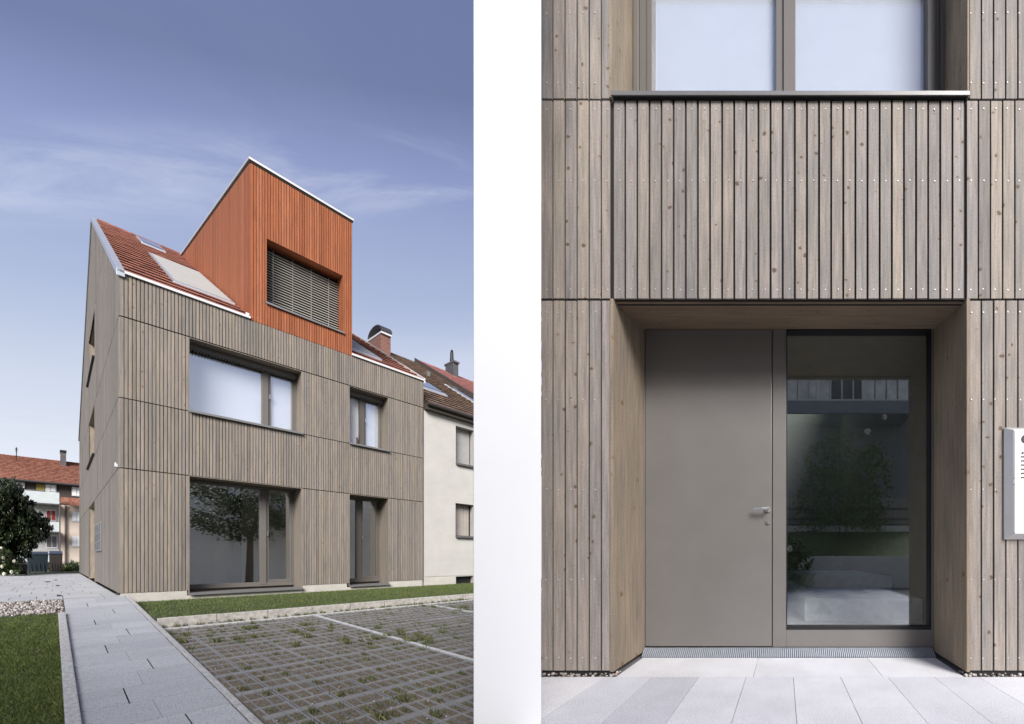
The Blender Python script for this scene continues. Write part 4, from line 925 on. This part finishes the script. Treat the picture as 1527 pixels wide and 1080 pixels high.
for row, (lo, hi) in ((124, (0, 3000)), (163, (0, 3000)), (270, (0, 3000)), (432, (0, 3000)), (466, (0, 0)), (596, (0, 0)), (730, (0, 0)), (864, (0, 0)), (981, (0, 0)), (20, (0, 0))):
    q = a_first
    while q < XR - .05:
        c_ = q + PB / 2
        inside = X_(905) < c_ < X_(1448)
        if c_ > XL + .02 and not (inside and not (150 < row < 446)):
            zz = Z_(row) + random.uniform(-.003, .003); cxx = c_ + random.uniform(-.004, .004)
            cl.tube((cxx, -.0028, zz), (cxx, .002, zz), .0040, n=7, mi=1)
        q += PB
cl.build('cladding', [T_NEAR, plain('screw_steel', (.62, .61, .60), .5, .2, .02)], eb)
wm = MB()
grid_wall(wm, XL, XR, .0, ZT, HOLES, lambda m, a, b, c, d: m.box(a, b, .0115, .06, c, d))
wm.build('wall', DARK, eb)
mb = MB(); mb.box(XL, XL + .06, .06, BACK, -.5, ZT); mb.build('wall', plain('warm_flank_render', (.90, .86, .77), .9, 0, .05, 2), eb)
mb = MB(); mb.box(XR - .06, XR, .06, BACK, -.5, ZT); mb.box(XL + .06, XR - .06, BACK - .06, BACK, -.5, ZT)
mb.build('wall', WHITE_RENDER, eb)
mb = MB(); mb.box(XL - .03, -.40, -.03, BACK + .03, ZT + .002, ZT + .12); mb.box(1.58, XR + .03, -.03, BACK + .03, ZT + .002, ZT + .12); mb.box(-.40, 1.58, -.03, 2.5, ZT + .002, ZT + .12); mb.box(-.40, 1.58, BACK - .3, BACK + .03, ZT + .002, ZT + .12); rf_ = mb.build('roof', ZINC, eb)
mb = MB(); mb.box(-.40, 1.58, 2.5, BACK - .3, ZT + .08, ZT + .10); mb.build('added_rooflight', GLASS_UP, rf_)  # opening added over the hall so sky light reaches the stair

DY = FPX * K / .821 - Y0                      # depth of the door recess
kd = (Y0 + DY) / FPX
XD = lambda p: (p - PX) * kd
ZD = lambda p: EYE + (PY - p) * kd
jt = .022
for (xa, xb) in ((DO[0] - jt, DO[0]), (DO[1], DO[1] + jt)):
    mb = MB(); mb.hexa([(xa, -.004, Z_(1002)), (xb, -.004, Z_(1002)), (xb, DY + .08, Z_(1002)), (xa, DY + .08, Z_(1002)), (xa, -.004, Z_(446)), (xb, -.004, Z_(446)), (xb, DY + .08, ZD(484)), (xa, DY + .08, ZD(484))])
    mb.build('reveal', T_TAN, eb, bev=.002)
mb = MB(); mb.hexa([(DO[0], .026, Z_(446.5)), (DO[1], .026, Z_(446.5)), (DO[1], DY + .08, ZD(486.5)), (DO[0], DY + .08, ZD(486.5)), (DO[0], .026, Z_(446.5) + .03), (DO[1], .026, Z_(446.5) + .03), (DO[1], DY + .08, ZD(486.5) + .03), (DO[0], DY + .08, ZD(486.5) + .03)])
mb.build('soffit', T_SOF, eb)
# door and side light in one frame
x0, xm0, xm1, x1 = XD(960.3), XD(1151), XD(1172.5), XD(1392.5); zb, zt = ZD(965), ZD(487)
df = MB()
df.box(x0, x0 + .008, DY, DY + .09, zb, zt); df.box(x1 - .022, x1, DY, DY + .09, zb, zt); df.box(x0 + .008, x1 - .022, DY, DY + .09, zt - .020, zt)
df.box(xm0 + .006, xm1, DY, DY + .09, zb, zt - .020); df.box(xm1, x1 - .022, DY, DY + .09, zb, ZD(939))
fr = df.build('door_frame', DOORM, eb, bev=.003)
mb = MB(); mb.box(x0 + .001, xm0 + .01, DY + .035, DY + .09, zb + .001, zt - .01); mb.build('rebate', BLACK, fr)
mb = MB(); mb.box(x0 + .012, xm0 - .001, DY - .004, DY + .034, zb + .006, zt - .025)
dr = mb.build('door', DOORM, eb, bev=.004)
hx, hz = XD(1145), ZD(760)
mb = MB(); mb.tube((hx, DY - .014, hz), (hx, DY - .004, hz), .026, n=20); mb.tube((hx, DY - .06, hz), (hx, DY - .01, hz), .0105, n=14); mb.blob((hx, DY - .06, hz), .012, .012, .012, 10)
mb.tube((hx, DY - .06, hz), (hx - .045, DY - .062, hz), .0105, n=14); mb.tube((hx - .045, DY - .062, hz), (hx - .105, DY - .055, hz - .002), .0105, .010, n=14); mb.blob((hx - .105, DY - .055, hz - .002), .010, .010, .010, 10)
mb.build('handle', STEEL, dr, smooth=False)
mb = MB(); lx, lz = XD(1145.5), ZD(778.5); mb.tube((lx, DY - .012, lz), (lx, DY - .004, lz), .021, n=20); mb.box(lx - .006, lx + .006, DY - .018, DY - .012, lz - .016, lz + .006); mb.build('lock', STEEL, dr)
mb = MB(); mb.box(xm1 + .001, xm1 + .008, DY - .003, DY + .06, ZD(939), zt - .022); mb.box(x1 - .035, x1 - .0225, DY - .003, DY + .06, ZD(939), zt - .022)
mb.box(xm1 + .008, x1 - .035, DY - .003, DY + .06, zt - .034, zt - .022); mb.box(xm1 + .008, x1 - .035, DY - .003, DY + .06, ZD(939) + .0005, ZD(934)); mb.build('gasket', BLACK, fr)
mb = MB(); mb.box(xm1 + .004, x1 - .03, DY + .022, DY + .030, ZD(938.5), zt - .024); mb.build('pane', GLASS_DOOR if 'GLASS_DOOR' in globals() else GLASS, fr)
# threshold grate
tg = MB(); n_ = 150; xa, xb = XD(962), XD(1391); st = (xb - xa) / n_
for q in range(n_): tg.hexa([(xa + q * st, DY - .062, .002), (xa + (q + .55) * st, DY - .062, .002), (xa + (q + .55) * st, DY - .005, .054), (xa + q * st, DY - .005, .054), (xa + q * st, DY - .062, .012), (xa + (q + .55) * st, DY - .062, .012), (xa + (q + .55) * st, DY - .005, .064), (xa + q * st, DY - .005, .064)])
tg.hexa([(xa, DY - .06, .001), (xb, DY - .06, .001), (xb, DY - .004, .001), (xa, DY - .004, .001), (xa, DY - .06, .003), (xb, DY - .06, .003), (xb, DY - .004, .055), (xa, DY - .004, .055)], 1)
tg.build('threshold_grate', [plain('galvanised_grate', (.46, .49, .54), .45, .4, .1, 30), plain('grate_shadow_tray', (.07, .075, .085), .8)], eb)
# hall behind the side light
mb = MB(); mb.box(-.7, XR - .07, DY + .1, BACK - .07, -.3, .015); mb.build('hall_floor', plain('hall_screed', (.66, .67, .65), .6, 0, .1, 5), eb)
mb = MB(); hx1 = 1.62
mb.box(-.5, -.44, DY + .1, BACK - .07, .016, ZT - .01); mb.box(hx1, hx1 + .05, DY + .1, BACK - .07, .016, ZT - .01); mb.box(-.44, hx1, BACK - .12, BACK - .07, .016, ZT - .01); mb.box(-.44, hx1, DY + .1, DY + 2.0, 2.852, 2.9); mb.box(-.44, hx1, DY + 1.98, DY + 2.0, 2.9, ZT - .01)
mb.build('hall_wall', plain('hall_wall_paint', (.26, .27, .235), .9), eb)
mb = MB(); s0 = 1.25
mb.prism([(.24, DY + s0), (1.61, DY + s0 - .12), (1.61, DY + 4.5), (-.05, DY + 4.5)], .016, .30)
mb.prism([(.34, DY + s0 + 1.2), (1.60, DY + s0 + .9), (1.60, DY + 4.5), (.05, DY + 4.5)], .302, .50)
mb.build('hall_stair', plain('cast_concrete_stair', (.84, .86, .86), .85, 0, .14, 9, .3), eb, bev=.01)

# upper window
UY = FPX * K / .882 - Y0; ku = (Y0 + UY) / FPX
XU = lambda p: (p - PX) * ku
zs = Z_(139)
uf = MB()
for (a, b, d0) in ((944, 952, 0), (952, 964, .02), (964, 972, .005)): uf.box(XU(a), XU(b) - .001, UY + d0, UY + .10, zs, 5.52)
uf.box(XU(1157), XU(1167.5), UY + .015, UY + .10, zs, 5.52); uf.box(XU(1168.3), XU(1186.5), UY - .002, UY + .10, zs, 5.52)
for (a, b, d0) in ((1384, 1396, .005), (1396, 1403, .02), (1403, 1411.5, 0)): uf.box(XU(a) + .001, XU(b), UY + d0, UY + .10, zs, 5.52)
uf.box(XU(944), XU(1411.5), UY + .022, UY + .098, zs - .03, zs + .001)
uw = uf.build('window', FRAME, eb, bev=.003)
for (a, b) in ((971, 1158), (1186, 1385)):
    mb = MB(); mb.box(XU(a), XU(b), UY + .045, UY + .053, zs, 5.52); mb.build('pane', GLASS_UP, uw)
mb = MB()
n_ = 26; xa, xb = XU(968), XU(1388); st = (xb - xa) / n_
mb.box(xa, xb, UY + .075, UY + .085, zs - .05, 5.5)
for q in range(n_): mb.box(xa + q * st + .001, xa + (q + 1) * st - .001, UY + .074, UY + .084, 5.502, 5.518)
mb.build('blind', plain('cool_white_blind', (.72, .72, .76), .8, 0, .02), uw)
mb = MB(); mb.box(xa - .3, xb + .3, UY + .30, UY + .32, zs - .35, 5.7); mb.build('blind', plain('lining_fabric', (.86, .87, .92), .8), uw)
mb = MB(); mb.box(UP[0] - .014, UP[0], -.004, UY + .1, UP[2], UP[3]); mb.box(UP[1], UP[1] + .014, -.004, UY + .1, UP[2], UP[3]); mb.box(UP[0] - .014, UP[1] + .014, .0, UY + .1, UP[3], UP[3] + .02)
mb.build('reveal', T_TAN, uw, bev=.002)
mb = MB(); so = -.021; ks = (Y0 + so) / FPX; zf_ = EYE + (PY - 140.5) * ks
mb.hexa([(X_(913), so, zf_ - .004), (X_(1443), so, zf_ - .004), (X_(1442) - .002, UY + .1, zf_ + .03), (X_(912) + .002, UY + .1, zf_ + .03), (X_(913), so, zf_), (X_(1443), so, zf_), (X_(1442) - .002, UY + .1, zf_ + .034), (X_(912) + .002, UY + .1, zf_ + .034)])
mb.box((911.5 - PX) * ks, (1446 - PX) * ks, so - .004, so, EYE + (PY - 143) * ks, EYE + (PY - 136.5) * ks)
mb.build('sill', SILLM, uw, bev=.0015)
mb = MB(); mb.box(X_(916), X_(1441), -.014, .02, Z_(148.5), Z_(147)); mb.build('sill_shadow_strip', BLACK, uw)  # black strip put in as the shadow under the sill

# intercom and letterbox, steel
xi0 = X_(1495); zi0, zi1 = Z_(805), Z_(639)
ic = thing('intercom_panel', 'brushed steel intercom and letterbox panel with camera eye to the right of the entrance', 'intercom', (xi0, Y0, zi0))
wI, hI, pr = .62, zi1 - zi0, .055
mb = MB(); b_ = .033
mb.hexa([(0, -.012, 0), (wI, -.012, 0), (wI, -.012, hI), (0, -.012, hI), (b_, -pr, b_), (wI - b_, -pr, b_), (wI - b_, -pr, hI - b_), (b_, -pr, hI - b_)])
mb.box(.004, wI - .004, -.012, -.001, .004, hI - .004)
mb.build('housing', plain('satin_steel', (.66, .655, .64), .38, .55, .04, 10), ic, bev=.0015)
FACE = plain('white_steel_face', (.86, .85, .82), .4, .0, .02)
mid = zi1 - Z_(721); mid = hI - mid
mb = MB(); mb.box(b_ + .004, wI - b_ - .004, -pr - .004, -pr - .0005, mid + .002, hI - b_ - .004); face = mb.build('face_plate', FACE, ic)
mb = MB(); mb.box(b_ + .004, wI - b_ - .004, -pr - .004, -pr - .0005, b_ + .004, mid - .002); mb.build('face_plate', FACE, ic)
GLY = plain('engraved_black', (.02, .02, .022), .5); TXT = plain('engraved_grey', (.30, .30, .30), .6)
def disc(mb, cx_, cz_, r, y0, y1, n=16): mb.tube((cx_, y0, cz_), (cx_, y1, cz_), r, n=n)
yf = -pr - .004
mb = MB(); cz_ = Z_(660) - zi0; cx0, cx1 = X_(1519) - xi0, X_(1546) - xi0
mb.box(cx0, cx1, yf - .003, yf - .0005, cz_ - .028, cz_ + .028); disc(mb, cx0, cz_, .028, yf - .003, yf - .0006, 24); disc(mb, cx1, cz_, .028, yf - .0028, yf - .0006, 24)
cam_ = mb.build('camera_eye', BLACK, face)
mb = MB(); disc(mb, X_(1527) - xi0, cz_, .016, yf - .010, yf - .003, 20); mb.build('lens', GLASS_DARK, face)
mb = MB()
for r_, py in enumerate((680, 686, 692, 698, 704, 710, 716)):
    z = Z_(py) - zi0; xk = X_(1513.5) - xi0
    if r_ == 0:                                # light symbol
        disc(mb, xk + .006, z, .008, yf - .0012, yf - .0002, 10); mb.box(xk - .004, xk + .004, yf - .0012, yf - .0002, z - .008, z - .003)
    else:                                      # bell push symbols
        disc(mb, xk, z + .001, .0065, yf - .0012, yf - .0002, 8); disc(mb, xk + .014, z + .001, .0065, yf - .0011, yf - .0002, 8); mb.box(xk, xk + .014, yf - .001, yf - .0002, z - .001, z + .006)
mb.build('button', GLY, face)
mb = MB()
for py in (686, 692, 698, 704, 710, 716):
    z = Z_(py) - zi0; xk = X_(1520.5) - xi0
    for q in range(9): mb.box(xk + q * .0115, xk + q * .0115 + .008, yf - .001, yf - .0002, z - .005, z + .0055)
mb.build('name_strip', TXT, face)
mb = MB()
for py in (648, 717, 726, 796):
    for px in (1502.5, 1626): disc(mb, X_(px) - xi0, Z_(py) - zi0, .0032, yf - .001, yf + .0004, 8)
mb.build('screw', GLY, face)

# ------------------------------------------------------------------ terrace in front of the entrance
mb = MB(); mb.prism([(-1.05, -3.2), (3.2, -3.2), (3.2, Y0 + .02), (-1.70, Y0 + .02), (-1.2, 1.46), (-1.05, 1.3)], -.62, -.006); mb.box(-1.2, 1.3, Y0 + .02, Y0 + DY + .1, -.62, -.006)
tag(mb.build('terrace_bed', plain('terrace_joint_sand', (.17, .165, .17), .95)), kind='structure')
mb = MB()
def flag(x0, x1, y0, y1, g_=.003): mb.box(x0 + g_ / 2, x1 - g_ / 2, y0 + g_ / 2, y1 - g_ / 2, -.07, random.uniform(-.0006, .0004))
YE = FPX * EYE / (1009.5 - PY)
xs = [X_(p) for p in (700, 766, 834, 903, 974, 1043, 1113, 1183, 1253, 1323, 1392, 1459, 1528, 1597, 1666, 1735)]
offs = [1.71, 1.2, 1.93, 1.1, YE, 1.755, 1.3, 1.93, 1.17, 1.76, 1.02, 1.85, 1.25, 1.6, 1.2]
cuts = {4: 1.627, 8: 1.632, 9: 1.25, 6: 1.3, 11: 1.30, 5: 1.2, 3: 1.47}
for q, (a, b) in enumerate(zip(xs[:-1], xs[1:])):
    if q < 3:
        if q: flag(a, b, (0, 1.80, 1.49)[q], YE)
        continue
    y = YE; first = cuts.get(q, random.choice((1.05, 1.2, 1.36)))
    flag(a, b, first, y); y = first
    while y > -3.1:
        n2 = max(y - .92, -3.15); flag(a, b, n2, y); y = n2
for a, b in ((X_(919), X_(1128) - .02), (X_(1128) - .02, X_(1316)), (X_(1316), X_(1437))): flag(a, b, YE, Y0 + DY - .063)
tag(mb.build('terrace', SLAB_NEAR), kind='structure')
mb = MB()
for (xa, xb) in ((XL - .02, X_(917)), (X_(1440), XR)):
    for _ in range(int((xb - xa) * 420)):
        r = random.uniform(.45, 1.25); mb.blob((random.uniform(xa, xb), YE + .008 + random.uniform(0, .075), random.uniform(-.004, .016)), .011 * r, .009 * r, .008 * r, 7)
tag(mb.build('gravel_strip', PEBBLE, fix=False, smooth=True), kind='stuff')

# ------------------------------------------------------------------ added white wedge wall filling the blank strip between the two views
yF = 1.40; ray = lambda p, y: (p - PX) / FPX * y
fw = thing('gap_filler_wall', 'added tall white wall filling the blank strip between the timber house and entrance views', 'wall', (0, 0, 0))
mb = MB(); mb.prism([(ray(706.6, yF), yF), (ray(807, yF), yF), (ray(807, Y0 + .0), Y0 - .002), (ray(706.6, Y0), Y0 - .002)], -.6, 5.05)
mb.build('wall_leaf', WHITE_RENDER, fw)
mb = MB(); mb.prism([(ray(706.6, yF), yF), (ray(807, yF), yF), (ray(807, Y0), Y0 - .002), (ray(706.6, Y0), Y0 - .002)], 5.052, 5.09); mb.build('coping', ZINC, fw)

# ------------------------------------------------------------------ what the panes mirror: garden, fence and house opposite, a tree beside the white flank
mb = MB(); mb.box(-3.5, 5, -3.35, -3.2, -.6, .83); tag(mb.build('retaining_wall', CONC, bev=.01), 'low pale concrete retaining wall holding the garden lawn opposite the entrance', 'wall')
mb = MB(); mb.hexa([(-4, -6.9, -.6), (5.5, -6.9, -.6), (5.5, -3.36, -.6), (-4, -3.36, -.6), (-4, -6.9, 2.1), (5.5, -6.9, 2.1), (5.5, -3.36, .78), (-4, -3.36, .78)]); tag(mb.build('garden_lawn', plain('meadow_turf', (.13, .165, .05), .95, 0, .5, 6, .4)), kind='structure')
mb = MB(); mb.box(-3.5, 5, -5.9, -5.8, .6, 1.90); tag(mb.build('garden_kerb', CONC), kind='structure')
pf = thing('picket_fence', 'grey wooden picket fence at the back of the garden lawn opposite', 'fence', (0, -6.3, 2.0))
mb = MB(); q = -3.5
while q < 5: mb.box(q, q + .06, 0, .02, 0, .95); q += .1
mb.build('pickets', plain('silvered_pickets', (.30, .28, .26), .9, 0, .15, 8), pf)
mb = MB(); mb.box(-3.5, 5, .021, .06, .15, .22); mb.box(-3.5, 5, .021, .06, .52, .59); mb.build('rail', BARK, pf)
oh = thing('garden_house', 'dark rendered house with a glazed white-framed balcony opposite the entrance', 'house', (0, -7.0, 0))
mb = MB(); mb.box(-4.5, 5.0, -5, 0, 0, 8.9); mb.build('wall', plain('dim_render', (.16, .16, .165), .9), oh)
mb = MB(); mb.box(-.4, 4.5, .0, 1.1, 5.85, 6.3); bal = mb.build('balcony', plain('slate_balcony_slab', (.20, .215, .26), .7), oh)
mb = MB()
for q in range(13): mb.box(-.4 + q * .4, -.36 + q * .4, 1.02, 1.08, 6.3, 8.3)
for q in (1, 4, 8): mb.box(-.4 + q * .4 - .08, -.4 + q * .4 + .08, 1.0, 1.1, 6.3, 8.3)
for z in (6.3, 7.5, 8.2): mb.box(-.4, 4.5, 1.03, 1.07, z, z + .06)
mb.build('balcony_frame', WHITEM, bal)
mb = MB()
for q in range(12):
    if q not in (5, 6, 7): mb.box(-.33 + q * .4, .0 + q * .4, .9, .92, 6.35, 8.2)
mb.build('net_curtain', plain('net_curtain', (.84, .87, .92), .9, 0, .35, 3), bal)
def bush(nm, label, cat, x, y, z, h, r, n_, m, petals=0, ls=.10):
    t = thing(nm, label, cat, (x, y, z)); mb = MB()
    for _ in range(n_):
        a, b = random.uniform(0, 6.283), random.random() ** .5
        p = Vector((math.cos(a) * b * r, math.sin(a) * b * r, h * (.15 + .85 * random.random()) * (1 - .35 * b)))
        for _ in range(6):
            d = Vector((random.uniform(-1, 1), random.uniform(-1, 1), random.uniform(-.6, 1))).normalized() * ls; e = d.orthogonal().normalized() * ls * .4
            q = p + Vector((random.gauss(0, .06), random.gauss(0, .06), random.gauss(0, .06))); mb.poly([q, q + d * .5 + e, q + d, q + d * .5 - e])
    mb.build('leaves', m, t, fix=False)
    mb = MB()
    for q in range(5): mb.tube((random.uniform(-.1, .1), random.uniform(-.1, .1), -.1), (random.uniform(-r, r) * .6, random.uniform(-r, r) * .6, h * .7), .014, .006, 5)
    mb.build('stem', BARK, t)
    for q in range(petals):
        a = random.uniform(0, 6.283); mb = MB(); c = Vector((math.cos(a) * r * .9, abs(math.sin(a)) * r * .9, h * random.uniform(.4, .95)))
        for _ in range(26):
            v = Vector((random.gauss(0, 1), random.gauss(0, 1), random.gauss(0, 1))).normalized() * .07; mb.blob(c + v, .025, .025, .025, 5)
        mb.build('flower_head', PETAL, t, fix=False)
bush('garden_shrub', 'tall flowering shrub with pale blooms opposite the entrance', 'shrub', 1.9, -5.2, 1.2, 4.2, 1.5, 900, SHRUBL, 2)
bush('garden_shrub', 'short hydrangea shrub in front of the retaining wall, left in the pane', 'shrub', .15, -2.6, 0, 1.25, .5, 260, SHRUBL, 6)
ct = thing('courtyard_tree', 'broad-leaved tree mirrored in the tall ground floor window of the timber house', 'tree', (-2.85, 4.95, -.5))
mb = MB(); mb.tube((0, 0, 0), (.03, .02, 2.3), .10, .07, 10); tips = []
for q in range(9):
    a = q * 2.4; e = Vector((math.cos(a) * random.uniform(.3, .65), math.sin(a) * random.uniform(.3, .65), random.uniform(2.7, 3.9))); s = Vector((.03, .02, random.uniform(1.7, 2.3))); mb.tube(s, e, .045, .015, 6); tips.append(e)
mb.build('trunk', BARK, ct)
mb = MB()
for q in range(1500):
    while True:
        p = Vector((random.uniform(-1, 1), random.uniform(-1, 1), random.uniform(-1, 1)))
        if .2 < p.length < 1: break
    p = Vector((p.x * 1.1, p.y * 1.7, 3.5 + p.z * 1.5))
    if (p.x - 2.85) < -.90 * (p.y + 4.95): continue
    if math.sin(p.x * 4.5) * math.sin(p.y * 3.7 + 1) + .6 * math.sin(p.z * 5 + p.y * 3) > .25: continue
    for _ in range(8):
        d = Vector((random.uniform(-1, 1), random.uniform(-1, 1), random.uniform(-.8, .8))).normalized() * .085; e = d.orthogonal().normalized() * .032
        c = p + Vector((random.gauss(0, .09), random.gauss(0, .09), random.gauss(0, .07))); mb.poly([c, c + d * .5 + e, c + d, c + d * .5 - e])
mb.build('crown', LEAF, ct, fix=False)
